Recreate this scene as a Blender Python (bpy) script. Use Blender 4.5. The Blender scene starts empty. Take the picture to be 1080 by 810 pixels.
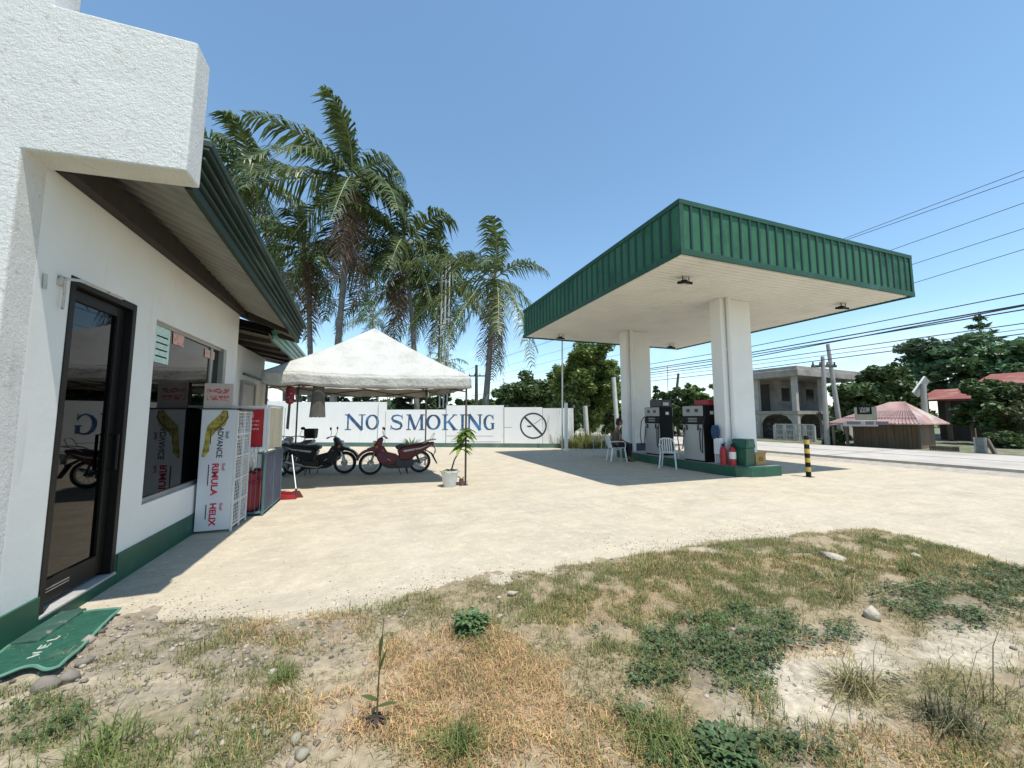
EXPO=0.6
import bpy, bmesh, math, random
import numpy as np
from mathutils import Vector, Matrix, noise as mnoise
R=math.radians; V=Vector
random.seed(7); RNG=np.random.default_rng(7)
sc=bpy.context.scene; COL=sc.collection
# ------------------------------------------------------------------ camera numbers
H=1.45; FPX=400.0; PITCH=R(5.0); YAW=R(19.85)
FW=np.array([math.sin(YAW)*math.cos(PITCH),math.cos(YAW)*math.cos(PITCH),math.sin(PITCH)])
RT=np.array([math.cos(YAW),-math.sin(YAW),0.]); UP=np.cross(RT,FW)
FH=np.array([math.sin(YAW),math.cos(YAW),0.])
def ray(x,y): return FW*FPX+RT*(x-540)-UP*(y-405)
def on(x,y,ax,v):
    d=ray(x,y); o=np.array([0,0,H]); return V(o+d*((v-o[ax])/d[ax]))
def gp(x,y,z=0.): return on(x,y,2,z)
def far(x,y,dist):
    d=ray(x,y); return V(np.array([0,0,H])+d*(dist/d.dot(FH)))
def onpl(x,y,p,n):
    d=ray(x,y); o=np.array([0,0,H]); p=np.array(p);n=np.array(n)
    return V(o+d*((p-o).dot(n)/d.dot(n)))
def pix(P):
    q=P-np.array([0,0,H]); z=q@FW; z=np.where(np.abs(z)<1e-6,1e-6,z)
    return 540+FPX*(q@RT)/z, 405-FPX*(q@UP)/z
# ------------------------------------------------------------------ materials
MATS={}
def nd(nt,t,**k):
    n=nt.nodes.new(t)
    for a,b in k.items(): setattr(n,a,b)
    return n
def M(name,col,rough=.6,var=.12,scale=4,bump=0,bscale=40,metal=0,spec=.5,col2=None,thr=(.45,.62),scale2=1.3,island=0,trans=0,detail=6,bdist=.01,brough=.55,stretch=None,streak=None):
    if name in MATS: return MATS[name]
    m=bpy.data.materials.new(name); m.use_nodes=True; nt=m.node_tree; L=nt.links.new
    b=nt.nodes['Principled BSDF']; tc=nd(nt,'ShaderNodeTexCoord'); src=tc.outputs['Object']
    if stretch:
        mp=nd(nt,'ShaderNodeMapping'); mp.inputs['Scale'].default_value=stretch; L(src,mp.inputs[0]); src=mp.outputs[0]
    n=nd(nt,'ShaderNodeTexNoise'); n.inputs['Scale'].default_value=scale; n.inputs['Detail'].default_value=detail; L(src,n.inputs['Vector'])
    r=nd(nt,'ShaderNodeMapRange'); r.inputs[1].default_value=.25; r.inputs[2].default_value=.75; r.inputs[3].default_value=1-var; r.inputs[4].default_value=1+var
    L(n.outputs['Fac'],r.inputs[0])
    mul=nd(nt,'ShaderNodeVectorMath',operation='SCALE'); mul.inputs[0].default_value=col[:3]; L(r.outputs[0],mul.inputs['Scale'])
    out=mul.outputs[0]
    if col2:
        n2=nd(nt,'ShaderNodeTexNoise'); n2.inputs['Scale'].default_value=scale2; n2.inputs['Detail'].default_value=8; n2.inputs['Roughness'].default_value=.65; L(src,n2.inputs['Vector'])
        r2=nd(nt,'ShaderNodeMapRange'); r2.inputs[1].default_value=thr[0]; r2.inputs[2].default_value=thr[1]; L(n2.outputs['Fac'],r2.inputs[0])
        mx=nd(nt,'ShaderNodeMix',data_type='RGBA'); L(r2.outputs[0],mx.inputs[0]); L(out,mx.inputs[6]); mx.inputs[7].default_value=(*col2[:3],1); out=mx.outputs[2]
    if streak:
        mp2=nd(nt,'ShaderNodeMapping'); mp2.inputs['Scale'].default_value=(5,5,.5); L(tc.outputs['Object'],mp2.inputs[0]); n4=nd(nt,'ShaderNodeTexNoise'); n4.inputs['Scale'].default_value=streak[3] if len(streak)>3 else 1.2; n4.inputs['Detail'].default_value=7; n4.inputs['Roughness'].default_value=.65; L(mp2.outputs[0],n4.inputs['Vector'])
        r4=nd(nt,'ShaderNodeMapRange'); r4.inputs[1].default_value=streak[1]; r4.inputs[2].default_value=streak[2]; r4.inputs[4].default_value=.75; L(n4.outputs['Fac'],r4.inputs[0]); mx4=nd(nt,'ShaderNodeMix',data_type='RGBA'); L(r4.outputs[0],mx4.inputs[0]); L(out,mx4.inputs[6]); mx4.inputs[7].default_value=(*streak[0],1); out=mx4.outputs[2]
    if island:
        g=nd(nt,'ShaderNodeNewGeometry'); hs=nd(nt,'ShaderNodeHueSaturation')
        a=nd(nt,'ShaderNodeMapRange'); a.inputs[3].default_value=1-island; a.inputs[4].default_value=1+island; L(g.outputs['Random Per Island'],a.inputs[0])
        mh=nd(nt,'ShaderNodeMath',operation='MULTIPLY_ADD'); L(g.outputs['Random Per Island'],mh.inputs[0]); mh.inputs[1].default_value=37.7; mh.inputs[2].default_value=0
        fr=nd(nt,'ShaderNodeMath',operation='FRACT'); L(mh.outputs[0],fr.inputs[0])
        h2=nd(nt,'ShaderNodeMapRange'); h2.inputs[3].default_value=.5-island*.055; h2.inputs[4].default_value=.5+island*.045; L(fr.outputs[0],h2.inputs[0])
        L(a.outputs[0],hs.inputs['Value']); L(h2.outputs[0],hs.inputs['Hue']); L(out,hs.inputs['Color']); out=hs.outputs[0]
    L(out,b.inputs['Base Color'])
    b.inputs['Roughness'].default_value=rough; b.inputs['Metallic'].default_value=metal; b.inputs['Specular IOR Level'].default_value=spec
    if bump:
        n3=nd(nt,'ShaderNodeTexNoise'); n3.inputs['Scale'].default_value=bscale; n3.inputs['Detail'].default_value=5; n3.inputs['Roughness'].default_value=brough; L(src,n3.inputs['Vector'])
        bp=nd(nt,'ShaderNodeBump'); bp.inputs['Strength'].default_value=bump; bp.inputs['Distance'].default_value=bdist; L(n3.outputs['Fac'],bp.inputs['Height']); L(bp.outputs[0],b.inputs['Normal'])
    if trans:
        t=nd(nt,'ShaderNodeBsdfTranslucent'); L(out,t.inputs[0]); ms=nd(nt,'ShaderNodeMixShader'); ms.inputs[0].default_value=trans
        o=nt.nodes['Material Output']; L(b.outputs[0],ms.inputs[1]); L(t.outputs[0],ms.inputs[2]); L(ms.outputs[0],o.inputs[0])
    MATS[name]=m; return m
def glass(name,tint,base=.04):
    m=bpy.data.materials.new(name); m.use_nodes=True; nt=m.node_tree; L=nt.links.new; nt.nodes.remove(nt.nodes['Principled BSDF'])
    t=nd(nt,'ShaderNodeBsdfTransparent'); t.inputs[0].default_value=(*tint,1); g=nd(nt,'ShaderNodeBsdfGlossy'); g.inputs['Roughness'].default_value=.015
    f=nd(nt,'ShaderNodeFresnel'); f.inputs[0].default_value=1.5; ms=nd(nt,'ShaderNodeMixShader')
    ad=nd(nt,'ShaderNodeMath',operation='ADD'); ad.inputs[1].default_value=base; L(f.outputs[0],ad.inputs[0]); L(ad.outputs[0],ms.inputs[0]); L(t.outputs[0],ms.inputs[1]); L(g.outputs[0],ms.inputs[2]); L(ms.outputs[0],nt.nodes['Material Output'].inputs[0])
    MATS[name]=m; return m
# ------------------------------------------------------------------ mesh builder
class MB:
    def __init__(s): s.v=[];s.f=[];s.mi=0;s.m=[]
    def add(s,vs,fs):
        n=len(s.v); s.v+= [tuple(v) for v in vs]; s.f+=[tuple(i+n for i in f) for f in fs]; s.m+=[s.mi]*len(fs); return s
    def box(s,x0,x1,y0,y1,z0,z1):
        return s.add([(x0,y0,z0),(x1,y0,z0),(x1,y1,z0),(x0,y1,z0),(x0,y0,z1),(x1,y0,z1),(x1,y1,z1),(x0,y1,z1)],[(3,2,1,0),(4,5,6,7),(0,1,5,4),(1,2,6,5),(2,3,7,6),(3,0,4,7)])
    def obox(s,c,sz,rot=None):
        rot=rot or Matrix.Identity(3); c=V(c); P=[]
        for z in (-.5,.5):
            for x,y in ((-.5,-.5),(.5,-.5),(.5,.5),(-.5,.5)): P.append(c+rot@V((x*sz[0],y*sz[1],z*sz[2])))
        return s.add(P,[(3,2,1,0),(4,5,6,7),(0,1,5,4),(1,2,6,5),(2,3,7,6),(3,0,4,7)])
    def beam(s,a,b,w,h,up=(0,0,1)):
        a=V(a);b=V(b);d=(b-a).normalized();u=V(up)
        if abs(d.dot(u))>.99: u=V((0,1,0))
        x=d.cross(u).normalized(); z=x.cross(d); P=[]
        for p in (a,b):
            for i,j in ((-1,-1),(1,-1),(1,1),(-1,1)): P.append(p+x*(i*w/2)+z*(j*h/2))
        return s.add(P,[(0,1,2,3),(7,6,5,4),(0,4,5,1),(1,5,6,2),(2,6,7,3),(3,7,4,0)])
    def prism(s,pts,vec):
        n=len(pts);vec=V(vec);P=[V(p) for p in pts]; P2=[p+vec for p in P]
        return s.add(P+P2,[tuple(range(n))[::-1],tuple(range(n,2*n))]+[(i,(i+1)%n,n+(i+1)%n,n+i) for i in range(n)])
    def tube(s,pts,r,n=8,cap=True):
        pts=[V(p) for p in pts]; k=len(pts); rs=r if isinstance(r,(list,tuple)) else [r]*k
        P=[];ref=None
        for i,p in enumerate(pts):
            d=(pts[min(i+1,k-1)]-pts[max(i-1,0)]).normalized()
            if ref is None:
                ref=V((0,0,1)) if abs(d.z)<.9 else V((1,0,0))
            x=d.cross(ref).normalized(); y=x.cross(d).normalized(); ref=y
            for j in range(n):
                a=2*math.pi*j/n; P.append(p+(x*math.cos(a)+y*math.sin(a))*rs[i])
        F=[(i*n+j,i*n+(j+1)%n,(i+1)*n+(j+1)%n,(i+1)*n+j) for i in range(k-1) for j in range(n)]
        if cap: F+= [tuple(range(n))[::-1],tuple(range((k-1)*n,k*n))]
        return s.add(P,F)
    def lathe(s,prof,c=(0,0,0),n=16,rot=None,cap=True):
        c=V(c);P=[];k=len(prof); rot=rot or Matrix.Identity(3)
        for r,z in prof:
            for j in range(n):
                a=2*math.pi*j/n; P.append(c+rot@V((r*math.cos(a),r*math.sin(a),z)))
        F=[(i*n+j,i*n+(j+1)%n,(i+1)*n+(j+1)%n,(i+1)*n+j) for i in range(k-1) for j in range(n)]
        if cap: F+=[tuple(range(n))[::-1],tuple(range((k-1)*n,k*n))]
        return s.add(P,F)
    def ball(s,c,r,n=10,k=7,rot=None):
        if not isinstance(r,(tuple,list)): r=(r,r,r)
        rot=rot or Matrix.Identity(3); c=V(c); P=[c+rot@V((0,0,-r[2]))]
        for i in range(1,k):
            t=math.pi*i/k-math.pi/2
            for j in range(n):
                a=2*math.pi*j/n; P.append(c+rot@V((r[0]*math.cos(t)*math.cos(a),r[1]*math.cos(t)*math.sin(a),r[2]*math.sin(t))))
        P.append(c+rot@V((0,0,r[2]))); F=[(0,1+(j+1)%n,1+j) for j in range(n)]
        F+=[(1+i*n+j,1+i*n+(j+1)%n,1+(i+1)*n+(j+1)%n,1+(i+1)*n+j) for i in range(k-2) for j in range(n)]
        t=len(P)-1; o=1+(k-2)*n; F+=[(o+j,o+(j+1)%n,t) for j in range(n)]
        return s.add(P,F)
    def torus(s,c,Rr,r,n=24,k=8,rot=None,sx=1):
        rot=rot or Matrix.Identity(3);c=V(c);P=[]
        for i in range(n):
            a=2*math.pi*i/n
            for j in range(k):
                b=2*math.pi*j/k; q=Rr+r*math.cos(b); P.append(c+rot@V((q*math.cos(a),q*math.sin(a),r*sx*math.sin(b))))
        return s.add(P,[(i*k+j,((i+1)%n)*k+j,((i+1)%n)*k+(j+1)%k,i*k+(j+1)%k) for i in range(n) for j in range(k)])
    def stroke(s,pts,w,frame,t=.004):
        """flat ribbon lettering stroke; frame=(origin,ex,ey,en)"""
        o,ex,ey,en=frame; P=[]
        k=len(pts)
        for i,(x,y) in enumerate(pts):
            a=pts[max(i-1,0)];b=pts[min(i+1,k-1)]; dx,dy=b[0]-a[0],b[1]-a[1]; l=math.hypot(dx,dy) or 1
            ww=w[i] if isinstance(w,(list,tuple)) else w
            nx,ny=-dy/l*ww/2,dx/l*ww/2
            for sg in (1,-1):
                q=o+ex*(x+sg*nx)+ey*(y+sg*ny); P+=[q,q+en*t]
        F=[]
        for i in range(k-1):
            a=4*i; F+=[(a+1,a+3,a+7,a+5),(a,a+1,a+5,a+4),(a+2,a+6,a+7,a+3)]
        F+=[(0,2,3,1),(4*k-4,4*k-3,4*k-1,4*k-2)]
        return s.add(P,F)
    def out(s,name,mat,parent=None,off=None,smooth=False,bevel=0,kind=None,label=None):
        me=bpy.data.meshes.new(name)
        vs=s.v
        if off is not None: vs=[(a-off[0],b-off[1],c-off[2]) for a,b,c in vs]
        me.from_pydata(vs,[],s.f)
        mats=mat if isinstance(mat,(list,tuple)) else [mat]
        for q in mats: me.materials.append(q)
        if len(mats)>1: me.polygons.foreach_set('material_index',s.m)
        bm=bmesh.new(); bm.from_mesh(me); bmesh.ops.recalc_face_normals(bm,faces=bm.faces); bm.to_mesh(me); bm.free()
        if smooth:
            me.polygons.foreach_set('use_smooth',[True]*len(me.polygons))
            try: me.set_sharp_from_angle(angle=R(38))
            except Exception: pass
        o=bpy.data.objects.new(name,me); COL.objects.link(o)
        if parent: o.parent=parent
        if bevel:
            b=o.modifiers.new('bevel','BEVEL'); b.width=bevel; b.segments=2; b.limit_method='ANGLE'; b.angle_limit=R(40)
        if kind: o['kind']=kind
        if label: o['label']=label
        return o
def npmesh(name,P,F,mat,parent=None,smooth=False,kind=None,mi=None):
    me=bpy.data.meshes.new(name); P=np.asarray(P,np.float32); F=np.asarray(F,np.int32)
    me.vertices.add(len(P)); me.vertices.foreach_set('co',P.ravel())
    me.loops.add(F.size); me.loops.foreach_set('vertex_index',F.ravel())
    k=F.shape[1]; me.polygons.add(len(F)); me.polygons.foreach_set('loop_start',np.arange(0,F.size,k,dtype=np.int32))
    try: me.polygons.foreach_set('loop_total',np.full(len(F),k,np.int32))
    except Exception: pass
    mats=mat if isinstance(mat,(list,tuple)) else [mat]
    for q in mats: me.materials.append(q)
    if mi is not None: me.polygons.foreach_set('material_index',np.asarray(mi,np.int32))
    if smooth: me.polygons.foreach_set('use_smooth',np.ones(len(F),bool))
    me.update(calc_edges=True); me.validate()
    o=bpy.data.objects.new(name,me); COL.objects.link(o)
    if parent: o.parent=parent
    if kind: o['kind']=kind
    return o
def tag(o,label,cat,group=None,kind=None):
    o['label']=label; o['category']=cat
    if group: o['group']=group
    if kind: o['kind']=kind
    return o
def thing(name,label,cat,loc=(0,0,0),rz=0,group=None):
    o=bpy.data.objects.new(name,None); COL.objects.link(o); o.location=loc; o.rotation_euler=(0,0,rz); o.empty_display_size=.1
    return tag(o,label,cat,group)
def copy_tree(o,parent=None):
    c=o.copy(); COL.objects.link(c); c.parent=parent
    for ch in o.children: copy_tree(ch,c)
    return c
FONTC=[0]
def text_mesh(s,size,frame,bold=0,ext=.002,align='LEFT',sx=1):
    """MB of flat raised text; frame=(origin,ex,ey,en)"""
    c=bpy.data.curves.new('lettering','FONT'); c.body=s; c.size=size; c.extrude=ext; c.offset=bold; c.align_x=align
    o=bpy.data.objects.new('lettering',c); COL.objects.link(o); dg=bpy.context.evaluated_depsgraph_get(); dg.update()
    me=bpy.data.meshes.new_from_object(o.evaluated_get(dg)); mb=MB(); O,ex,ey,en=frame
    mb.add([O+ex*(v.co.x*sx)+ey*v.co.y+en*(v.co.z+ext) for v in me.vertices],[tuple(p.vertices) for p in me.polygons])
    bpy.data.objects.remove(o); bpy.data.curves.remove(c); bpy.data.meshes.remove(me); return mb
def n3(x,y=0,z=0): return mnoise.noise(V((x,y,z)))
# ------------------------------------------------------------------ palette
mWHITE=M('white_paint',(.74,.74,.71),.7,.05,3,col2=(.58,.56,.50),thr=(.56,.8),scale2=1.1,bump=.15,bscale=60)
mGREEN=M('green_paint',(.010,.078,.043),.5,.15,3,col2=(.06,.11,.08),thr=(.58,.75),scale2=4,bump=.1,bscale=50)
mDGREEN=M('dark_green_metal',(.008,.062,.032),.6,.15,2,col2=(.03,.10,.075),thr=(.52,.7),scale2=1.7)
mFASC=M('faded_green_sheet',(.03,.125,.062),.6,.14,2.5,spec=.3,col2=(.010,.075,.035),thr=(.52,.64),scale2=.9,streak=((.085,.16,.105),.55,.75))
mBLACK=M('black_plastic',(.008,.008,.009),.5,.2,10,spec=.2)
mRUB=M('tyre_rubber',(.014,.014,.014),.85,.2,20)
mDKM=M('dark_metal',(.035,.033,.03),.5,.3,8)
mSTEEL=M('dull_steel',(.45,.45,.44),.4,.15,10,metal=.8)
mCHROME=M('chrome',(.7,.7,.7),.18,.05,10,metal=1)
mGALV=M('galvanised_sheet',(.42,.44,.44),.5,.15,3,metal=.35,col2=(.3,.27,.22),thr=(.58,.75))
mSOFF=M('ceiling_panels',(.72,.70,.65),.6,.06,1.2,col2=(.62,.59,.53),thr=(.55,.75))
mRED=M('red_plastic',(.33,.018,.022),.45,.15,6)
mWOOD=M('weathered_wood',(.13,.10,.075),.85,.3,6,bump=.3,bscale=60,stretch=(1,1,.15))
mCREAM=M('cream_paint',(.62,.57,.42),.6,.15,8)
mWPL=M('white_plastic',(.74,.74,.72),.35,.05,6,trans=.12)
mCONC=M('weathered_concrete',(.30,.28,.25),.9,.25,2,col2=(.17,.155,.14),thr=(.48,.68),scale2=.8,bump=.3,bscale=25)
mWIRE=M('cable_sheath',(.02,.02,.022),.7,.2,3)
mDARKROOM=M('dim_interior',(.06,.055,.05),.9,.2,2)  # unlit look put into the colour, for room lining, doorway and window panels
# ------------------------------------------------------------------ world, sun, camera
TX,TY=-.115,.31          # shadow displacement per metre of height
w=bpy.data.worlds.new('World'); sc.world=w; w.use_nodes=True; nt=w.node_tree
sky=nd(nt,'ShaderNodeTexSky',sky_type='NISHITA'); sky.sun_disc=False
elev=math.atan(1/math.hypot(TX,TY)); sdir=V((-TX,-TY,1)).normalized()
sky.sun_elevation=elev; sky.sun_rotation=math.atan2(sdir.x,sdir.y)
sky.altitude=0; sky.air_density=1.0; sky.dust_density=.1; sky.ozone_density=3.0
hsv=nd(nt,'ShaderNodeHueSaturation'); hsv.inputs['Hue'].default_value=.488; hsv.inputs['Saturation'].default_value=1.0; nt.links.new(sky.outputs[0],hsv.inputs['Color']); 
ctc=nd(nt,'ShaderNodeTexCoord'); cmp_=nd(nt,'ShaderNodeMapping'); cmp_.inputs['Scale'].default_value=(3.2,3.2,9); nt.links.new(ctc.outputs['Generated'],cmp_.inputs[0]); cn_=nd(nt,'ShaderNodeTexNoise'); cn_.inputs['Scale'].default_value=1.9; cn_.inputs['Detail'].default_value=9; cn_.inputs['Roughness'].default_value=.6; nt.links.new(cmp_.outputs[0],cn_.inputs['Vector'])
cr_=nd(nt,'ShaderNodeMapRange'); cr_.inputs[1].default_value=.50; cr_.inputs[2].default_value=.66; nt.links.new(cn_.outputs['Fac'],cr_.inputs[0])
sx_=nd(nt,'ShaderNodeSeparateXYZ'); nt.links.new(ctc.outputs['Generated'],sx_.inputs[0]); hz_=nd(nt,'ShaderNodeMapRange'); hz_.inputs[1].default_value=.20; hz_.inputs[2].default_value=.05; hz_.inputs[4].default_value=.75; nt.links.new(sx_.outputs['Z'],hz_.inputs[0])
mm_=nd(nt,'ShaderNodeMath',operation='MULTIPLY'); nt.links.new(cr_.outputs[0],mm_.inputs[0]); nt.links.new(hz_.outputs[0],mm_.inputs[1]); cx_=nd(nt,'ShaderNodeMix',data_type='RGBA'); nt.links.new(mm_.outputs[0],cx_.inputs[0]); nt.links.new(hsv.outputs[0],cx_.inputs[6]); cx_.inputs[7].default_value=(5.2,5.35,5.5,1); nt.links.new(cx_.outputs[2],nt.nodes['Background'].inputs[0]); nt.nodes['Background'].inputs[1].default_value=.143
sl=bpy.data.lights.new('sun','SUN'); sl.energy=3.8; sl.angle=R(.53); sl.color=(1,.95,.87)
so=bpy.data.objects.new('sun',sl); COL.objects.link(so); so.rotation_euler=(-sdir).to_track_quat('-Z','Y').to_euler(); so.location=(0,0,30)
cam=bpy.data.cameras.new('camera'); cam.sensor_width=36; cam.lens=FPX/1080*36; cam.clip_end=2000; cam.clip_start=.05
co=bpy.data.objects.new('camera',cam); COL.objects.link(co); co.location=(0,0,H); co.rotation_euler=(R(90)+PITCH,0,-YAW); sc.camera=co
sc.view_settings.view_transform='Standard'; sc.view_settings.look='None'; sc.view_settings.exposure=EXPO; sc.view_settings.gamma=1
sc.cycles.max_bounces=6; sc.cycles.transparent_max_bounces=8; sc.cycles.use_denoising=True
# ------------------------------------------------------------------ ground sheets
EDGE=[gp(*p) for p in ((60,668),(125,655),(230,652),(330,645),(420,630),(540,607),(650,590),(740,576),(850,565),(905,561))]
ex=np.array([-12.]+[p.x for p in EDGE]+[12.]); ey=np.array([3.3]+[p.y for p in EDGE]+[3.1])
def edge_d(x,y):
    """distance outside the slab (positive on the bare ground)"""
    a=np.interp(x,ex,ey)-y; b=6.0-x+.12*(y-2)
    return np.minimum(a,b)
def fbm(x,y,f,seed=0,oct=4):
    """cheap smooth value noise on arrays"""
    t=np.zeros_like(x); a=1.
    r=np.random.default_rng(seed)
    for o in range(oct):
        g=r.random((64,64)); u=(x*f)%64; v=(y*f)%64
        i=np.floor(u).astype(int); j=np.floor(v).astype(int); p=u-i;q=v-j; p=p*p*(3-2*p);q=q*q*(3-2*q)
        i%=64;j%=64; i1=(i+1)%64;j1=(j+1)%64
        t+=a*((g[i,j]*(1-p)+g[i1,j]*p)*(1-q)+(g[i,j1]*(1-p)+g[i1,j1]*p)*q-.5); a*=.5; f*=2.03
    return t
def hdirt(x,y):
    d=edge_d(x,y)+.30*fbm(x,y,1.1,3)+.22*fbm(x,y,4.5,4)
    h=np.clip(d*.16,-.06,.028)
    return h+.016*fbm(x,y,2.2,5)+(.011*fbm(x,y,14,6)+.008*fbm(x,y,41,7,2))*np.clip(.5+d*2,0,1)-.004
# zones, given by ellipses laid on the ground
def zone(blobs):
    B=[]
    for (px,py,rx,ry,wt) in blobs:
        c=gp(px,py); a=gp(px+rx,py); b=gp(px,py-ry); c2=gp(px,min(py+ry,900))
        u=np.array([a.x-c.x,a.y-c.y]); v=np.array([(b.x-c2.x)/2,(b.y-c2.y)/2]); B.append((np.array([c.x,c.y]),np.linalg.inv(np.array([u,v]).T),wt))
    def f(x,y):
        t=np.zeros_like(x); nz=1+1.1*fbm(x,y,1.6,11)
        for c,A,wt in B:
            q=np.stack([x-c[0],y-c[1]]); s=A@q.reshape(2,-1); r=np.sqrt((s**2).sum(0)).reshape(x.shape)
            t=np.maximum(t,wt*np.clip((1.25*nz-r)/.5,0,1))
        return t
    return f
zDRY=zone([(520,720,120,50,1),(540,745,150,85,1),(400,770,85,55,1),(440,700,70,28,.85),(620,650,60,20,.5),(680,640,60,20,.4),(740,600,60,14,.35),(610,800,60,30,.8),(880,600,60,18,.35),(690,760,50,40,.4),(1010,790,110,40,.45),(860,690,60,14,.25),(300,760,60,40,.35),(330,670,60,16,.3),(1000,600,80,16,.4)])
zGRN=zone([(650,650,110,26,.95),(760,625,90,22,.9),(740,735,60,24,.8),(700,640,120,34,.75),(590,632,60,18,.8),(850,592,120,18,.8),(960,580,80,12,.7),(1030,610,70,20,.6),(660,690,70,26,.8),(700,790,110,30,.9),(560,655,40,16,.6),(800,800,90,25,.6),(840,620,70,22,.6),(170,775,150,40,.85),(50,770,90,45,.8),(270,715,50,16,.55),(250,700,90,20,.35),(1010,745,90,40,.35),(480,795,50,16,.8),(1050,790,60,40,.5),(330,690,40,14,.4),(440,640,80,10,.3),(800,575,90,8,.5)])
zLEAF=zone([(800,655,40,10,.7),(735,688,78,28,1),(675,725,42,26,.9),(1000,632,80,22,1),(1060,622,40,16,.9),(862,677,62,13,.85),(497,661,15,12,1),(770,805,70,18,.9),(930,727,50,12,.8),(640,668,26,12,.6),(50,765,70,26,.5),(885,668,30,10,.5),(670,755,26,18,.8),(900,610,40,8,.3)])
zPEB=zone([(270,645,150,20,.7),(180,675,110,26,.9),(120,700,70,26,1),(300,690,130,24,.55),(280,783,55,26,1),(100,735,90,18,.7),(370,640,80,14,.5),(500,615,60,9,.45),(620,600,80,7,.3),(340,770,60,40,.45),(200,740,150,30,.4),(820,720,120,60,.12),(540,640,60,14,.2)])
zSAND=zone([(905,700,120,40,1),(1000,690,90,26,.9),(820,740,70,50,.8),(780,660,40,18,.8),(330,640,70,10,.7),(890,770,70,30,.6),(720,585,80,8,.6),(300,775,60,30,.5)])
# the fine patch of bare ground in front of the slab
STEP=.022
gx=np.arange(-3.4,8.6,STEP); gy=np.arange(.25,4.15,STEP); GX,GY=np.meshgrid(gx,gy); Z=hdirt(GX,GY)
nx,ny=len(gx),len(gy); P=np.stack([GX.ravel(),GY.ravel(),Z.ravel()],1)
i,j=np.meshgrid(np.arange(nx-1),np.arange(ny-1)); a=(j*nx+i).ravel(); F=np.stack([a,a+1,a+1+nx,a+nx],1)
# drop what lies well under the slab or inside the building
keep=(Z.ravel()[F].max(1)>-.055); F=F[keep]
m=M('sandy_soil',(.47,.40,.30),.95,.30,26,bump=.8,bscale=110,bdist=.009,brough=.7)
ground_patch=npmesh('dirt_ground',P,F,m,smooth=True,kind='structure')
ca=ground_patch.data.color_attributes.new('soil','FLOAT_COLOR','POINT')
zd,zg,zl,zp=zDRY(GX,GY),zGRN(GX,GY),zLEAF(GX,GY),zPEB(GX,GY)
fb=fbm(GX,GY,3,21); base=np.stack([.47+0*GX,.41+0*GX,.31+0*GX],-1)*(1+.34*fb[...,None])
def lay(base,c,k): return base*(1-k[...,None])+np.array(c)*k[...,None]
base=lay(base,(.30,.19,.09),np.clip(zd*.75,0,1)); base=lay(base,(.17,.14,.08),np.clip(zg*.7,0,1)); base=lay(base,(.13,.11,.07),np.clip(zl*.75,0,1)); base=lay(base,(.28,.215,.125),np.clip(.85*(1-zSAND(GX,GY))*np.clip(.35+(GX+1.6)*.3,.35,1),0,1)*(1-np.clip(zd+zl,0,1)*.6)); base=lay(base,(.225,.19,.14),np.clip(zp*.8+.25*(fbm(GX,GY,9,22)>.25),0,1))
ca.data.foreach_set('color',np.concatenate([base,np.ones(base.shape[:2]+(1,))],-1).astype(np.float32).ravel())
ntm=m.node_tree; at=nd(ntm,'ShaderNodeVertexColor'); at.layer_name='soil'
sclnode=[n for n in ntm.nodes if n.type=='VECT_MATH'][0]; ntm.links.new(at.outputs[0],sclnode.inputs[0])
# wide ground to the horizon
mb=MB(); mb.box(-420,420,-60,700,-.30,-.16)
mb.out('ground',M('far_soil',(.16,.15,.085),.95,.3,.3,col2=(.09,.12,.04),thr=(.42,.6),scale2=.08),kind='structure')
# forecourt slab
def slab(name,pts,z0,z1,mat):
    return MB().prism([(x,y,z0) for x,y in pts],(0,0,z1-z0)).out(name,mat,kind='structure')
mAP=M('bleached_concrete',(.455,.395,.292),.9,.15,2.6,col2=(.39,.34,.265),thr=(.5,.72),scale2=.55,bump=.7,bscale=38,bdist=.008,brough=.7)
# extra mottling: fine aggregate, worn streaks
nta=mAP.node_tree; bs=nta.nodes['Principled BSDF']; old=bs.inputs['Base Color'].links[0].from_socket; tc=[n for n in nta.nodes if n.type=='TEX_COORD'][0]
def overlay(nt_,old_,scale,lo,hi,col,fac,stretch=None,det=8):
    L=nt_.links.new; s=tc.outputs['Object']
    if stretch: mp=nd(nt_,'ShaderNodeMapping'); mp.inputs['Scale'].default_value=stretch; mp.inputs['Rotation'].default_value=(0,0,R(25)); L(s,mp.inputs[0]); s=mp.outputs[0]
    n=nd(nt_,'ShaderNodeTexNoise'); n.inputs['Scale'].default_value=scale; n.inputs['Detail'].default_value=det; n.inputs['Roughness'].default_value=.7; L(s,n.inputs['Vector'])
    r=nd(nt_,'ShaderNodeMapRange'); r.inputs[1].default_value=lo; r.inputs[2].default_value=hi; r.inputs[4].default_value=fac; L(n.outputs['Fac'],r.inputs[0])
    mx=nd(nt_,'ShaderNodeMix',data_type='RGBA'); L(r.outputs[0],mx.inputs[0]); L(old_,mx.inputs[6]); mx.inputs[7].default_value=(*col,1); return mx.outputs[2]
o1=overlay(nta,old,38,.52,.75,(.23,.195,.145),.75); o1=overlay(nta,o1,9,.5,.72,(.57,.52,.41),.8); o1=overlay(nta,o1,1.2,.52,.8,(.31,.27,.215),.75,(.35,2.2,1)); o1=overlay(nta,o1,.35,.5,.7,(.52,.46,.385),.5)
o1=overlay(nta,o1,14,.50,.68,(.31,.265,.195),.5,(.5,2.4,1)); o1=overlay(nta,o1,2.3,.60,.74,(.25,.225,.19),.55); o1=overlay(nta,o1,.8,.60,.70,(.30,.275,.235),.6); nta.links.new(o1,bs.inputs['Base Color'])
ap=[(x,float(np.interp(x,ex,ey))-.45) for x in np.linspace(-3,5.5,30)]+[(5.75,2.6),(5.62,1.4),(5.3,-6)]
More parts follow.
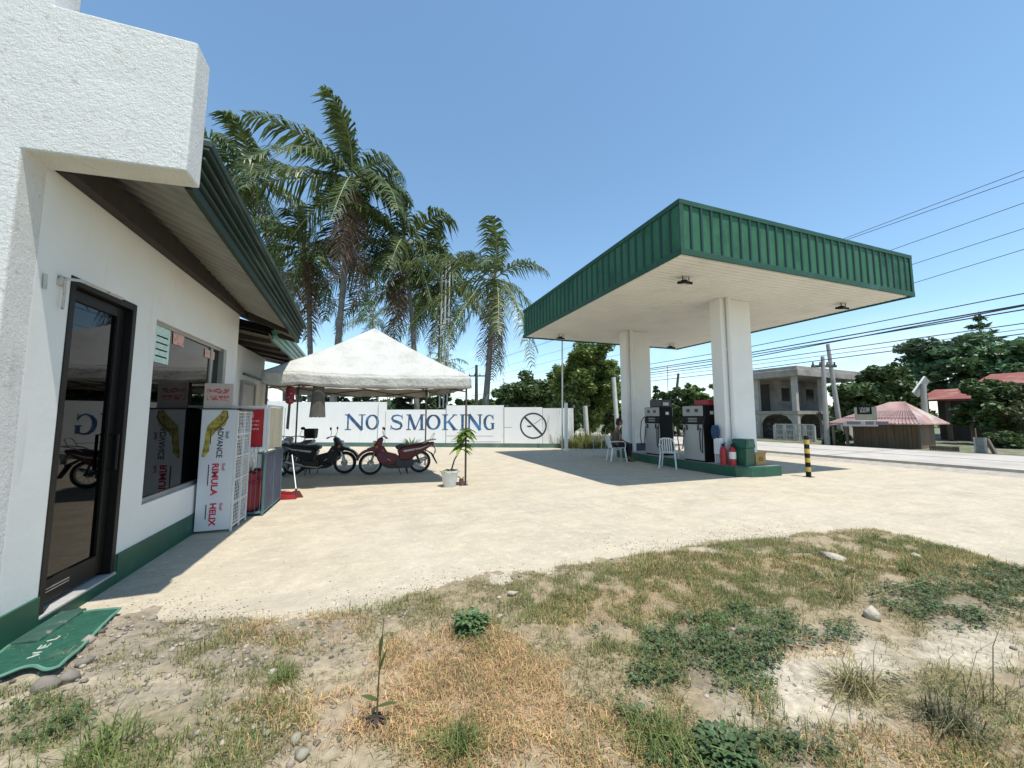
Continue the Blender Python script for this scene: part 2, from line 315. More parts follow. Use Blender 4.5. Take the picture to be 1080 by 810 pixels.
roadN0=gp(802,476.5); roadN1=gp(1080,498.8); roadF0=gp(802,466.5); roadF1=gp(1080,483.2)
rd=(roadN0-roadN1).normalized(); rn=V((rd.y,-rd.x,0))
if rn.x<0: rn=-rn
def rp(s,t,z=0): 
    p=roadN1+rd*s+rn*t; return (p.x,p.y,z)
mb=MB(); xs_=list(np.linspace(-6,5.62,60))+[5.621,7.9]; lo=lambda x: (float(np.interp(x,ex,ey))-.45 if x<=5.62 else -30.); hi=lambda x: 24.6+(18.2-24.6)*(x+6)/13.9
for a_,b_ in zip(xs_[:-1],xs_[1:]): mb.add([(a_,lo(a_),0),(b_,lo(b_),0),(b_,hi(b_),0),(a_,hi(a_),0)],[(0,1,2,3)])
mb.add([(7.9,-30,0),rp(-40,-1.4),rp(22,-1.4),(13.5,26,0),(7.9,18.2,0)],[(0,1,2,3,4)])
mb.out('forecourt',mAP,kind='structure')
RW=max(3.2,(roadF0-roadN1).dot(rn)); 
mSH=M('gravel_shoulder',(.38,.34,.28),.95,.25,14,col2=(.24,.21,.17),thr=(.48,.62),scale2=5,bump=.6,bscale=60)
slab('road_shoulder',[rp(-60,-1.6)[:2],rp(260,-1.6)[:2],rp(260,.3)[:2],rp(-60,.3)[:2]],-.12,-.03,mSH)
mRD=M('concrete_road',(.43,.395,.345),.9,.12,2,col2=(.33,.30,.26),thr=(.5,.7),scale2=.4,bump=.2,bscale=30)
slab('road',[rp(-60,.25)[:2],rp(260,.25)[:2],rp(260,RW)[:2],rp(-60,RW)[:2]],-.12,.05,mRD)
mb=MB()
for k in range(-8,40):
    a=rp(k*4.5,.3); b=rp(k*4.5,RW-.05); mb.beam((a[0],a[1],.051),(b[0],b[1],.051),.035,.006)
for t in (RW*.5,): a=rp(-60,t);b=rp(260,t); mb.beam((a[0],a[1],.052),(b[0],b[1],.052),.05,.006)
mb.out('road_joint_lines',M('tar_joint',(.07,.065,.06),.9,.2,5),kind='structure')
slab('far_verge',[rp(-60,RW)[:2],rp(260,RW)[:2],rp(260,RW+60)[:2],rp(-60,RW+60)[:2]],-.12,-.02,M('verge_soil',(.2,.18,.12),.95,.3,3,col2=(.08,.11,.04),thr=(.45,.6)))
# ------------------------------------------------------------------ grass, leaves, pebbles
def scatter(n,f,x0=-3,x1=8,y0=.5,y1=3.9,clump=0):
    x=RNG.uniform(x0,x1,n); y=RNG.uniform(y0,y1,n)
    k=f(x,y)
    if clump: k=k*np.clip(.5+clump*fbm(x,y,7,31),0,1)
    ok=(RNG.random(n)<k)&(edge_d(x,y)>-.06+.12*RNG.random(n))&((x>-2.05)|(y<3.0))
    x,y=x[ok],y[ok]; return np.stack([x,y,hdirt(x,y)],1)
def blades(P,h,w,bend,mul=None):
    n=len(P); a=RNG.uniform(0,2*np.pi,n); hh=h*RNG.lognormal(0,.35,n); ww=w*RNG.uniform(.6,1.3,n)
    if mul is not None: hh=hh*mul
    d=np.stack([np.cos(a),np.sin(a),0*a],1); s=np.stack([-np.sin(a),np.cos(a),0*a],1); b=bend*RNG.uniform(.1,1.2,n)
    up=np.array([0,0,1.])
    t1=P+d*(hh*b*.35)[:,None]+up*(hh*.62*np.clip(1-b*.25,.2,1))[:,None]; t2=P+d*(hh*b)[:,None]+up*(hh*np.clip(1.05-b*.62,.06,1.05))[:,None]
    S=s*ww[:,None]*.5
    VV=np.stack([P-S,P+S,t1+S*.75,t1-S*.75,t2+S*.1,t2-S*.1],1).reshape(-1,3); b0=np.arange(n)[:,None]*6
    return VV,np.concatenate([b0+np.array([0,1,2,3]),b0+np.array([3,2,4,5])],0)
def stuff(name,P,F,mat,label,cat): return tag(npmesh(name,P,F,mat,kind='stuff'),label,cat)
mDRY=M('straw_blades',(.52,.35,.17),.8,.2,3,island=.45,trans=.25); mGRS=M('grass_blades',(.155,.20,.055),.7,.2,3,island=.5,trans=.3); mOLV=M('dull_grass_blades',(.26,.235,.105),.8,.2,3,island=.5,trans=.25)
mLF=M('creeper_leaves',(.066,.112,.04),.55,.2,5,island=.5,trans=.25)
P=scatter(900000,zDRY,clump=.9); a,b=blades(P,.034,.0034,1.4); stuff('dry_grass',a,b,mDRY,'short matted straw coloured dry grass on the verge','dry grass')
P=scatter(460000,zGRN,clump=1.3); a,b=blades(P,.042,.0036,1.0); stuff('green_grass',a,b,mGRS,'thin green grass growing in patches on the verge','grass')
P=np.concatenate([scatter(520000,lambda x,y:np.clip((.62+.3*zGRN(x,y)+.2*zLEAF(x,y))*(1-.93*zSAND(x,y)),0,1)*np.clip(.4+(x+1.6)*.3,.4,1),clump=1.7),scatter(120000,lambda x,y:np.clip(1-np.abs(edge_d(x,y)-.12)/.22,0,1)*np.clip((x-.2)/2,.1,.8),clump=2.4)])
a,b=blades(P,.034,.0034,1.5); stuff('wilted_grass',a,b,mOLV,'dull olive half dry grass mixed between green patches','grass')
def leaves(P,r,lift):
    n=len(P); a=RNG.uniform(0,2*np.pi,n); rr=r*RNG.uniform(.55,1.3,n); P=P+np.array([0,0,1.])*(lift*RNG.uniform(.15,1,n))[:,None]
    d=np.stack([np.cos(a),np.sin(a),RNG.uniform(-.45,.45,n)],1); s=np.stack([-np.sin(a),np.cos(a),RNG.uniform(-.35,.35,n)],1)
    up=np.stack([0*a,0*a,RNG.uniform(.1,.4,n)],1)
    VV=np.stack([P-d*rr[:,None],P+s*rr[:,None]*.6+up*rr[:,None],P+d*rr[:,None],P-s*rr[:,None]*.6+up*rr[:,None]],1).reshape(-1,3); b0=np.arange(n)[:,None]*4
    return VV,np.concatenate([b0+np.array([0,1,2]),b0+np.array([0,2,3])],0)
P=scatter(260000,zLEAF,clump=1.3); a,b=leaves(P,.0135,.05); stuff('creeper_ground_cover',a,b,mLF,'dark green small leaved creeper spreading over sandy soil','ground cover')
# pebbles
ico=bmesh.new(); bmesh.ops.create_icosphere(ico,subdivisions=2,radius=1); IV=np.array([v.co[:] for v in ico.verts]); IF=np.array([[v.index for v in f.verts] for f in ico.faces]); ico.free()
ico=bmesh.new(); bmesh.ops.create_icosphere(ico,subdivisions=1,radius=1); JV=np.array([v.co[:] for v in ico.verts]); JF=np.array([[v.index for v in f.verts] for f in ico.faces]); ico.free()
def stones(P,lo,hi,BV=JV,BF=JF,pw=2.2):
    vs=[];fs=[];k=0
    for p in P:
        r=lo+(hi-lo)*RNG.random()**pw; q=BV*(1+RNG.normal(0,.13,(len(BV),1))); q=q*np.array([1,RNG.uniform(.65,1),RNG.uniform(.4,.75)]); t=RNG.uniform(0,6.28); c,s=np.cos(t),np.sin(t)
        q=q@np.array([[c,s,0],[-s,c,0],[0,0,1]]); vs.append(q*r+p+np.array([0,0,r*.22])); fs.append(BF+k); k+=len(BV)
    return np.concatenate(vs),np.concatenate(fs)
mPB=M('river_pebbles',(.25,.215,.165),.85,.2,20,island=.65,bump=.3,bscale=150,bdist=.003)
P=scatter(46000,zPEB,y1=4.2); P=np.concatenate([P,scatter(3500,lambda x,y:.3+0*x)]); a,b=stones(P,.0025,.022,pw=3.6)
xs2=RNG.uniform(-2,5.8,9000); d2=RNG.exponential(.22,9000)-.06; ys2=np.interp(xs2,ex,ey)+d2; k2=RNG.random(9000)<np.clip(.35+1.3*fbm(xs2,ys2,1.7,77),.05,1); a2,b2=stones(np.stack([xs2,ys2,0*xs2+.0005],1)[k2],.0015,.008,pw=2.5)
P3=scatter(1500,zone([(140,690,90,30,1),(75,725,60,18,1),(200,665,90,14,.6),(300,690,120,30,.5),(230,720,120,30,.5)]),y1=4.2); a3,b3=stones(np.concatenate([P3,scatter(90,zone([(282,783,46,20,1),(300,740,25,20,.6)]),y1=4.2)]),.007,.042,pw=3); stuff('pebbles',np.concatenate([a,a2,a3]),np.concatenate([b,b2+len(a),b3+len(a)+len(a2)]),mPB,'loose grey brown pebbles scattered along the broken slab edge','pebbles')
# ------------------------------------------------------------------ station building
mSTUC=M('rough_stucco',(.76,.755,.72),.9,.06,5,col2=(.60,.58,.53),thr=(.60,.68),scale2=16,streak=((.40,.38,.33),.62,.82),bump=1,bscale=34,bdist=.02,brough=.78)
mWALL=M('smooth_wall_paint',(.72,.715,.68),.75,.04,2,col2=(.60,.57,.51),thr=(.58,.85),scale2=1.2,streak=((.48,.44,.38),.63,.85),bump=.35,bscale=18,bdist=.004)
mGL=glass('dark_tinted_glass',(.06,.06,.06),.0)
mALU=M('grey_aluminium',(.30,.29,.27),.45,.1,6,metal=.4); mBRZ=M('dark_bronze_frame',(.009,.008,.007),.45,.2,6,spec=.25)
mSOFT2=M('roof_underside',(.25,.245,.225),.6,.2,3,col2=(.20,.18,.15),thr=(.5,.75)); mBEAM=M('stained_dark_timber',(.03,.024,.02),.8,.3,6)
mGRIB=M('weathered_green_trim',(.012,.034,.023),.7,.25,4,col2=(.13,.16,.145),thr=(.56,.75),scale2=3,stretch=(1,.12,1))
WX=-2.1; Y0,Y1=3.10,7.15; D0,D1,DT=3.60,4.41,2.48; W0,W1,WB,WT=4.76,6.70,.60,2.44; WTOP=3.2
st=thing('station_building','white stucco office building with dark glass door and green painted base','building')
def wallrect(mb,ys,zs,skip,x0,x1):
    for i in range(len(ys)-1):
        for j in range(len(zs)-1):
            if (i,j) in skip: continue
            mb.box(x0,x1,ys[i],ys[i+1],zs[j],zs[j+1])
mb=MB(); ys=[Y0+.2,D0,D1,W0,W1,Y1]; 
for a,b,z0,z1 in ((Y0+.2,D0,-.2,WTOP),(D0,D1,-.2,.10),(D0,D1,DT,WTOP),(D1,W0,-.2,WTOP),(W0,W1,-.2,WB),(W0,W1,WT,WTOP),(W1,Y1,-.2,WTOP)): mb.box(WX-.16,WX,a,b,z0,z1)
mb.box(-8,WX-.16,Y1-.16,Y1,-.2,WTOP); mb.box(-8,-7.85,Y0+.2,Y1-.16,-.2,WTOP)
sw=mb.out('wall',mWALL,st)
mb=MB(); mb.prism([(x,Y0,z) for x,z in ((-8,-.3),(WX-.001,-.3),(WX-.001,3.10),(-1.62,3.125),(-1.275,3.145),(-1.265,4.115),(-2.03,4.105),(-2.03,5.3),(-8,5.3))],(0,.22,0)); mb.out('front_parapet',mSTUC,st,bevel=.012)
mb=MB(); mb.box(WX,WX+.018,Y0+.003,D0-.01,-.2,.245); mb.box(WX,WX+.018,D1+.01,Y1,-.2,.25); mb.box(WX,WX+.016,D0-.01,D1+.01,-.2,.085); mb.box(-8,WX+.018,Y0-.018,Y0,-.2,.245); mb.out('painted_base',mGREEN,st)
mb=MB(); mb.box(WX-.10,WX+.022,D0,D1,.087,.108); mb.out('threshold',M('worn_cement_sill',(.36,.35,.32),.8,.2,8,bump=.3),st,bevel=.006)
mb=MB(); mb.box(WX+.016,WX+.16,D0-.22,D0+.20,-.05,.06); mb.prism([(WX+.016,D0+.2,.05),(WX+.11,D0+.2,.03),(WX+.09,D0+.34,-.02),(WX+.016,D0+.40,0)],(0,0,-.06)); mb.out('broken_step',M('chipped_green_cement',(.025,.075,.055),.8,.3,9,col2=(.17,.17,.14),thr=(.56,.62),scale2=9,bump=.8,bscale=30),st,bevel=.01)
# door
mb=MB(); xr=WX-.05; f=.055
mb.box(xr-.06,WX+.006,D0,D0+f,.112,DT); mb.box(xr-.06,WX+.006,D1-f,D1,.112,DT); mb.box(xr-.06,WX+.006,D0+f,D1-f,DT-.06,DT); 
mb.out('door_frame',mBRZ,st,bevel=.004)
dr=MB(); a,b=D0+f+.006,D1-f-.006; 
for q in ((a,a+.07,.14,2.415),(b-.09,b,.14,2.415)): dr.box(xr-.045,xr,q[0],q[1],q[2],q[3])
dr.box(xr-.045,xr,a+.07,b-.09,.14,.30); dr.box(xr-.045,xr,a+.07,b-.09,2.33,2.415)
do=dr.out('door',mBRZ,st,bevel=.004)
MB().box(xr-.026,xr-.02,a+.07,b-.09,.30,2.33).out('glass',mGL,do)
mb=MB(); mb.tube([(xr,b-.045,1.0),(xr+.05,b-.045,1.0),(xr+.05,b-.045,1.3),(xr,b-.045,1.3)],.011,6); mb.out('handle',mBLACK,do,smooth=True)
mb=MB(); 
for z in (.215,.235): mb.box(xr+.001,xr+.006,a+.03,a+.30,z,z+.007)
mb.out('kick_strip',mSTEEL,do)
# window
mb=MB(); x0=WX-.09;x1=WX-.03; f=.05
mb.box(x0,x1,W0,W0+.03,WB,WT); mb.box(x0,x1+.03,W1-.10,W1,WB,WT); mb.box(x0,x1,W0+.03,W1-.10,WB,WB+.05); mb.box(x0,x1,W0+.03,W1-.10,WT-.04,WT); ym=W1-.42; mb.box(x0+.005,x1-.005,ym-.03,ym+.03,WB+.05,WT-.04)
wf=mb.out('window',mALU,st,bevel=.004)
MB().box(x0+.03,x0+.036,W0+.03,ym-.03,WB+.05,WT-.04).box(x0+.02,x0+.026,ym+.03,W1-.10,WB+.05,WT-.04).out('glass',mGL,wf)
mb=MB(); xs=x0+.04
mb.box(xs,xs+.003,W0+.09,W0+.40,2.02,2.40); mb.out('paper_notice',M('mint_paper',(.45,.62,.55),.7,.1,20,col2=(.6,.72,.66),thr=(.5,.55),scale2=30),wf)
mPT=(lambda m_:m_)(M('pink_paper',(.62,.40,.36),.7,.1,20,col2=(.5,.2,.18),thr=(.5,.56),scale2=25))
MB().box(xs,xs+.003,W0+.47,W0+.72,2.27,2.40).out('price_tag',mPT,wf); MB().box(xs,xs+.003,W1-.62,W1-.30,2.25,2.36).out('price_tag',mPT,wf)
mb=MB(); 
for k in range(4): mb.box(xs,xs+.003,W0+.13,W0+.36,2.08+.07*k,2.095+.07*k)
mb.out('notice_print',M('print_ink',(.18,.30,.28),.8),wf)
# room behind the glass, dimness put into the lining colour; counter and shelves
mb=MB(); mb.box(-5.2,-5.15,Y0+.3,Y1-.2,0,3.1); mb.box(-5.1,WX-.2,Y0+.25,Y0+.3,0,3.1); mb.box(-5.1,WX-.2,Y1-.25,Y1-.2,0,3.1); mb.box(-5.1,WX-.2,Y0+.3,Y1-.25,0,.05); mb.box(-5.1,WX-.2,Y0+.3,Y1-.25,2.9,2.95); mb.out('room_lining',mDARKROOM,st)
mb=MB(); mb.box(-3.6,-3.0,4.7,6.6,.05,1.0); mb.box(-4.9,-4.5,3.6,6.8,.05,2.0); mb.out('counter',M('counter_laminate',(.35,.32,.27),.5,.2,5),st)
# bracket pipe on the wall beside the door
mb=MB(); mb.tube([(WX,3.50,2.42),(WX+.10,3.52,2.42),(WX+.11,3.97,2.425)],.011,6); mb.tube([(WX+.02,3.51,2.43),(WX+.03,3.505,2.30),(WX+.03,3.50,2.20)],.008,6); mb.obox((WX+.01,3.50,2.40),(.02,.05,.07)); mb.tube([(WX+.012,3.36,2.40),(WX+.012,3.365,2.30)],.010,6)
mb.out('door_bracket',M('rusty_pale_steel',(.45,.43,.38),.6,.2,9,col2=(.2,.1,.05),thr=(.55,.62),scale2=12),st,smooth=True)
# roof: overhanging corrugated sheet falling to the rear, three stepped trims
EX=-1.36
def ze(y): return 3.17-.078*(y-3.3)
def corr(mb,x0,x1,y0,y1,zf,n,amp,th):
    P=[];m=n*4
    for s in (0,1):
        for i in range(m+1):
            x=x0+(x1-x0)*i/m; a=amp*abs(math.sin(math.pi*i/4))
            for y in (y0,y1): P.append((x,y,zf(x,y)+a+s*th))
    F=[]
    for s in (0,1):
        o=s*2*(m+1)
        F+=[(o+2*i,o+2*i+2,o+2*i+3,o+2*i+1) for i in range(m)]
    o=2*(m+1); F+=[(2*i,2*i+2,o+2*i+2,o+2*i) for i in range(m)]+[(2*i+1,2*i+3,o+2*i+3,o+2*i+1) for i in range(m)]
    mb.add(P,F)
zr=lambda x,y: ze(y)+min(EX-x,1.9)*.44
mb=MB(); 
yy=Y0+.26
# transverse corrugations on the sheet
P=[];nn=140
for i in range(nn+1):
    y=yy+(Y1+.75-yy)*i/nn; q=.016*(1 if (i%5)<2 else 0)
    for x in (-7.8,-3.26,EX): P.append((x,y,zr(x,y)+q))
for i in range(nn+1):
    y=yy+(Y1+.75-yy)*i/nn
    for x in (-7.8,-3.26,EX): P.append((x,y,zr(x,y)+.06))
F=[];o=3*(nn+1)
for i in range(nn):
    for j in range(2):
        a=3*i+j; F+=[(a,a+1,a+4,a+3),(o+a,o+a+3,o+a+4,o+a+1)]
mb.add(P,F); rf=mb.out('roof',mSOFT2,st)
def trims(mb,X,ya,yb,z,prof):
    for dx,dz,w,h in prof: mb.beam((X+dx,ya,z(ya)+dz),(X+dx,yb,z(yb)+dz*(.8)),w,h)
mb=MB(); trims(mb,EX,yy,Y1+.62,ze,((.0,.02,.05,.08),(.03,.085,.045,.03),(.0,.12,.04,.04),(.04,.16,.06,.03),(.01,.20,.05,.04),(.055,.245,.07,.03),(.03,.285,.05,.04),(.07,.325,.08,.03),(.085,.372,.08,.06)))
mb.out('eave_trim',mGRIB,rf,bevel=.008)
mb=MB(); trims(mb,EX,yy,Y1+.62,ze,((-.01,.20,.02,.38),)); mb.out('eave_backing',mDGREEN,rf)
MB().beam((WX+.05,yy,WTOP+.02),(WX+.05,Y1+.1,WTOP-.01),.09,.20).out('wall_plate',mBEAM,rf)
for a_,b_,w_,h_ in (((WX+.12,Y1+.02,3.13),(EX-.02,Y1+.02,2.92),.10,.16),((WX-.3,Y1+.55,3.12),(EX-.02,Y1+.55,2.87),.10,.14),((WX+.28,Y1+.08,3.1),(WX+.28,Y1+.49,3.07),.05,.1)): MB().beam(a_,b_,w_,h_).out('rafter',mBEAM,rf)
# rear wing, set back, lower roof
W2=-2.42; ya,yb=Y1,10.1
mb=MB(); mb.box(W2-.15,W2,ya,yb,-.2,2.80); mb.box(-8,W2-.15,yb-.15,yb,-.2,2.80); mb.box(W2,W2+.035,8.05,8.22,-.2,2.35); mb.box(W2,W2+.05,9.9,yb+.002,-.2,2.5); mb.out('rear_wall',mWALL,st)
mb=MB(); mb.box(W2,W2+.03,8.55,9.3,.02,2.1); mb.out('rear_door',M('pale_grey_door',(.42,.42,.41),.5,.1,4),st,bevel=.005)
mb=MB(); mb.box(W2,W2+.05,8.48,8.55,0,2.15); mb.box(W2,W2+.05,9.3,9.37,0,2.15); mb.box(W2,W2+.05,8.55,9.3,2.1,2.15); mb.out('rear_door_frame',mALU,st)
mb=MB(); mb.box(W2+.002,W2+.04,8.6,9.9,2.27,2.30); mb.out('rear_lintel_pipe',mGREEN,st)
e2=-1.70; z2=lambda y: 2.80-.045*(y-7.2)
mb=MB(); P=[];
for y in (ya+.1,yb+.6):
    for x in (-7.8,-3.2,e2): P.append((x,y,z2(y)+min(e2-x,1.5)*.2)); 
for y in (ya+.1,yb+.6):
    for x in (-7.8,-3.2,e2): P.append((x,y,z2(y)+min(e2-x,1.5)*.2+.05))
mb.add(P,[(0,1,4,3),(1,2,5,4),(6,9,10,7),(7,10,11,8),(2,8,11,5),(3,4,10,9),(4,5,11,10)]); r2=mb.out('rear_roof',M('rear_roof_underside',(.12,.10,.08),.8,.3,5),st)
mb=MB(); trims(mb,e2,ya+.3,yb+.6,z2,((.0,.02,.05,.07),(.03,.08,.05,.05),(.01,.13,.05,.05),(.05,.18,.06,.06),(.03,.23,.05,.05),(.08,.28,.06,.06)))
mb.out('eave_trim',M('sunlit_green_trim',(.10,.24,.19),.45,.2,4,col2=(.38,.42,.40),thr=(.5,.66),scale2=3,stretch=(1,.12,1)),r2,bevel=.006)  # paler copy of the eave trim green, sunlight put into the colour
for y in (7.6,8.3,9.0,9.7,10.3): MB().beam((W2-.1,y,2.88),(e2-.03,y,z2(y)+.0),.06,.10).out('rafter',mBEAM,r2)
# ------------------------------------------------------------------ door mat
q=[gp(126,648.5),gp(49,656),gp(-22,707),gp(-40,730),gp(20,722),gp(62,714)]
mat_=thing('door_mat','crumpled green door mat with pale edge and worn lettering on rubble','door mat',(q[0].x,q[0].y,0))
cc=V((sum(p.x for p in q)/6,sum(p.y for p in q)/6,0)); n=26; C4=(q[1],q[0],q[5],q[3])
def mz(x,y): return .04+.014*n3(x*3,y*3,2)+.010*n3(x*9,y*9,5)+max(0,(3.32-y))*.06
def mpt(u,v):
    p=C4[0]*(1-u)*(1-v)+C4[1]*u*(1-v)+C4[2]*u*v+C4[3]*(1-u)*v; s=.035*math.sin(u*11+1)*v*v
    p=V((p.x-s*.3,p.y+s,0)); p.z=mz(p.x,p.y); return p
def matgrid(u0,u1,v0,v1,dz,nu=24,nv=20):
    mb=MB(); P=[mpt(u0+(u1-u0)*i/nu,v0+(v1-v0)*j/nv)+V((0,0,dz+k*.006)) for k in (0,1) for j in range(nv+1) for i in range(nu+1)]; o=(nu+1)*(nv+1); g=lambda i,j:j*(nu+1)+i; F=[]
    for j in range(nv):
        for i in range(nu):
            a,b,c,d=g(i,j),g(i+1,j),g(i+1,j+1),g(i,j+1); F+=[(a,d,c,b),(o+a,o+b,o+c,o+d)]
    for i in range(nu): F+=[(g(i,0),g(i+1,0),o+g(i+1,0),o+g(i,0)),(g(i,nv),o+g(i,nv),o+g(i+1,nv),g(i+1,nv))]
    for j in range(nv): F+=[(g(0,j),o+g(0,j),o+g(0,j+1),g(0,j+1)),(g(nu,j),g(nu,j+1),o+g(nu,j+1),o+g(nu,j))]
    return mb.add(P,F)
off=mat_.location
matgrid(0,1,0,1,0).out('mat_pile',M('green_coir',(.010,.078,.047),.95,.3,30,bump=1,bscale=220,bdist=.006,col2=(.10,.17,.11),thr=(.55,.8),scale2=6),mat_,off,smooth=True)
mb=MB(); rim=[mpt(i/24,0) for i in range(25)]+[mpt(1,j/20) for j in range(1,21)]+[mpt(1-i/24,1) for i in range(1,25)]+[mpt(0,1-j/20) for j in range(1,20)]
mb.tube([p+V((0,0,.007)) for p in rim]+[rim[0]+V((0,0,.007))],.009,6); mb.out('mat_border',M('pale_green_binding',(.09,.21,.15),.8,.2,8),mat_,off,smooth=True)
def matstroke(pts,w=.018):
    mb=MB(); return mb.tube([mpt(u,v)+V((0,0,.009)) for u,v in pts],w*.5,5)
LT={'W':[[(0,1),(.2,0),(.4,.7),(.6,0),(.8,1)]],'E':[[(.6,0),(0,0),(0,1),(.6,1)],[(0,.5),(.5,.5)]],'L':[[(0,1),(0,0),(.6,0)]]}
for k,ch in enumerate('WEL'):
    mb=MB()
    for s in LT[ch]:
        pts=[]
        for (xx,y) in s: pts.append((.56-(.0+y*.10),.80-(k*.13+xx*.09)))
        mb.tube([mpt(u,v)+V((0,0,.009)) for u,v in pts],.0045,5)
    mb.out('worn_letter',M('worn_white_fibre',(.42,.46,.38),.9,.35,60),mat_,off)
# ------------------------------------------------------------------ oil display rack
ry=5.90; pA=on(206,563,1,ry); pB=on(240,562,1,ry); rx0,rx1=-2.07,-1.70; rz=on(238,432,1,ry).z; ry1=6.50
rk=thing('oil_display_rack','tall white oil display rack with lettered side panel and wire front','display rack',((rx0+rx1)/2,ry,0))
off=rk.location
mPAN=M('glossy_white_panel',(.66,.66,.67),.35,.05,3,col2=(.55,.54,.52),thr=(.6,.8))
MB().box(rx0,rx1,ry,ry+.02,.03,rz).out('side_panel',mPAN,rk,off,bevel=.003)
MB().box(rx0-.02,rx1+.06,ry-.01,ry1,rz,rz+.018).out('top_shelf',M('dark_shelf',(.05,.05,.05),.6),rk,off)
mb=MB(); mb.box(rx0,rx1,ry1-.02,ry1,.03,rz); mb.box(rx0,rx0+.015,ry+.02,ry1-.02,.03,rz); mb.out('back_panel',mPAN,rk,off)
mb=MB(); 
for y in (ry+.012,(ry+ry1)/2,ry1-.012): mb.box(rx1+.003,rx1+.023,y-.01,y+.01,0,rz-.005)
for z in np.linspace(.06,rz-.03,6): mb.box(rx1+.004,rx1+.02,ry+.022,ry1-.022,z-.008,z+.008)
for z in np.linspace(.06,rz-.03,34): mb.box(rx1+.008,rx1+.013,ry+.022,ry1-.022,z-.0025,z+.0025)
for y in np.linspace(ry+.05,ry1-.05,9): mb.box(rx1+.0135,rx1+.018,y-.0025,y+.0025,.05,rz-.03)
mb.out('wire_front',mWPL,rk,off)
mb=MB()
for z in np.linspace(.08,rz-.4,5): mb.box(rx0+.02,rx1-.005,ry+.025,ry1-.025,z,z+.012)
mb.out('shelf',mPAN,rk,off)
fr=lambda x,z: (V((x,ry-.001,z)),V((0,0,-1)),V((1,0,0)),V((0,-1,0)))
# lettering runs down the panel (each word reads top to bottom)
# the lettering sits on the panel, tops toward +x
mI=M('black_ink',(.03,.03,.035),.5); mRI=M('red_ink',(.50,.02,.05),.5)
def vword(s,x,z,size,mat,bold,name,z2=None):
    mb=text_mesh(s,size,fr(x,z),bold,.0015)
    if z2 is not None:
        zs_=[v[2] for v in mb.v]; k=(z-z2)/(max(zs_)-min(zs_)); z0=max(zs_); mb.v=[(a,b,z-(z0-c)*k) for a,b,c in mb.v]
    mb.out(name,mat,rk,off)
zz=lambda py: on(222,py,1,ry).z
vword('ADVANCE',-1.885,zz(450),.085,mI,.001,'black_lettering',zz(483)); vword('Shell',-1.80,zz(455),.05,mI,.0,'black_lettering')
vword('RIMULA',-1.92,zz(489),.095,mRI,.003,'red_lettering',zz(523)); vword('Shell',-1.82,zz(489),.05,mRI,.0,'red_lettering')
vword('HELIX',-1.92,zz(531),.095,mRI,.003,'red_lettering',zz(555)); vword('Shell',-1.82,zz(531),.05,mRI,.0,'red_lettering')
mb=MB(); f2=(V((0,ry-.001,0)),V((1,0,0)),V((0,0,1)),V((0,-1,0)))
sp=[(-1.82,rz-.01),(-1.83,rz-.08),(-1.87,rz-.16),(-1.95,rz-.24),(-1.985,rz-.34),(-1.995,rz-.42),(-2.0,rz-.52),(-2.03,rz-.60)]
mb.stroke(sp,[.05,.10,.14,.12,.07,.05,.07,.03],f2,.0015); mb.out('yellow_splash',M('yellow_oil_print',(.45,.36,.06),.5,.35,12,col2=(.16,.12,.03),thr=(.45,.6),scale2=14),rk,off)
mb=MB(); mb.stroke([(-1.80,rz-.02),(-1.79,rz-.10),(-1.84,rz-.18),(-1.94,rz-.28)],[.01,.02,.02,.01],(V((0,ry-.0015,0)),V((1,0,0)),V((0,0,1)),V((0,-1,0))),.002); mb.out('splash_edge',M('brown_print',(.12,.09,.03),.6),rk,off)
for py,h in ((490,.26),(532,.18),(452,.2)): MB().box(-1.965,-1.955,ry-.003,ry-.001,zz(py)-h,zz(py)).out('small_print',mI,rk,off)
mb=MB(); mb.box(rx0,rx1-.06,ry+.03,ry+.05,rz+.018,rz+.34); hp=mb.out('header_card',M('beige_card',(.50,.42,.37),.6,.1,8),rk,off)
mb=MB()
for k in range(2): mb.box(rx0+.03,rx1-.10,ry+.027,ry+.029,rz+.12+k*.09,rz+.18+k*.09)
mb.out('card_print',M('faded_red_print',(.42,.08,.08),.6,.3,30,col2=(.6,.5,.45),thr=(.5,.55),scale2=40),hp,None).location=(-0,0,0)
bpy.context.view_layer.update()
hp.children[0].data.transform(Matrix.Translation(-V(off)))
def bottles(root,xs,ys,z,hgt,cols):
    for i,(x,y) in enumerate([(x,y) for x in xs for y in ys]):
        h=hgt*random.uniform(.85,1.1); b=MB(); b.box(x-.035,x+.035,y-.05,y+.05,z,z+h*.72); b.prism([(x-.03,y-.045,z+h*.72),(x+.03,y-.045,z+h*.72),(x+.015,y-.0,z+h*.9),(x-.015,y-.0,z+h*.9)],(0,.05,0)); b.lathe([(.016,z+h*.88),(.016,z+h)],(x,y+.02,0),8)
        o=b.out('oil_bottle',random.choice(cols),None,bevel=.008)
        yield o
OC=[M('grey_bottle',(.30,.30,.31),.35),M('yellow_bottle',(.50,.36,.04),.35),M('pale_bottle',(.58,.56,.5),.35),M('red_bottle',(.4,.04,.03),.35),M('dark_blue_bottle',(.03,.05,.14),.35)]
zs=np.linspace(.08,rz-.4,5)
for k in range(5):
    for o in bottles(rk,(-1.78,),[ry+.09+.105*i for i in range(5)],zs[k]+.0125,.22,OC): tag(o,'plastic motor oil bottle standing behind the wire front of the white rack','bottle','oil bottles in the white rack')
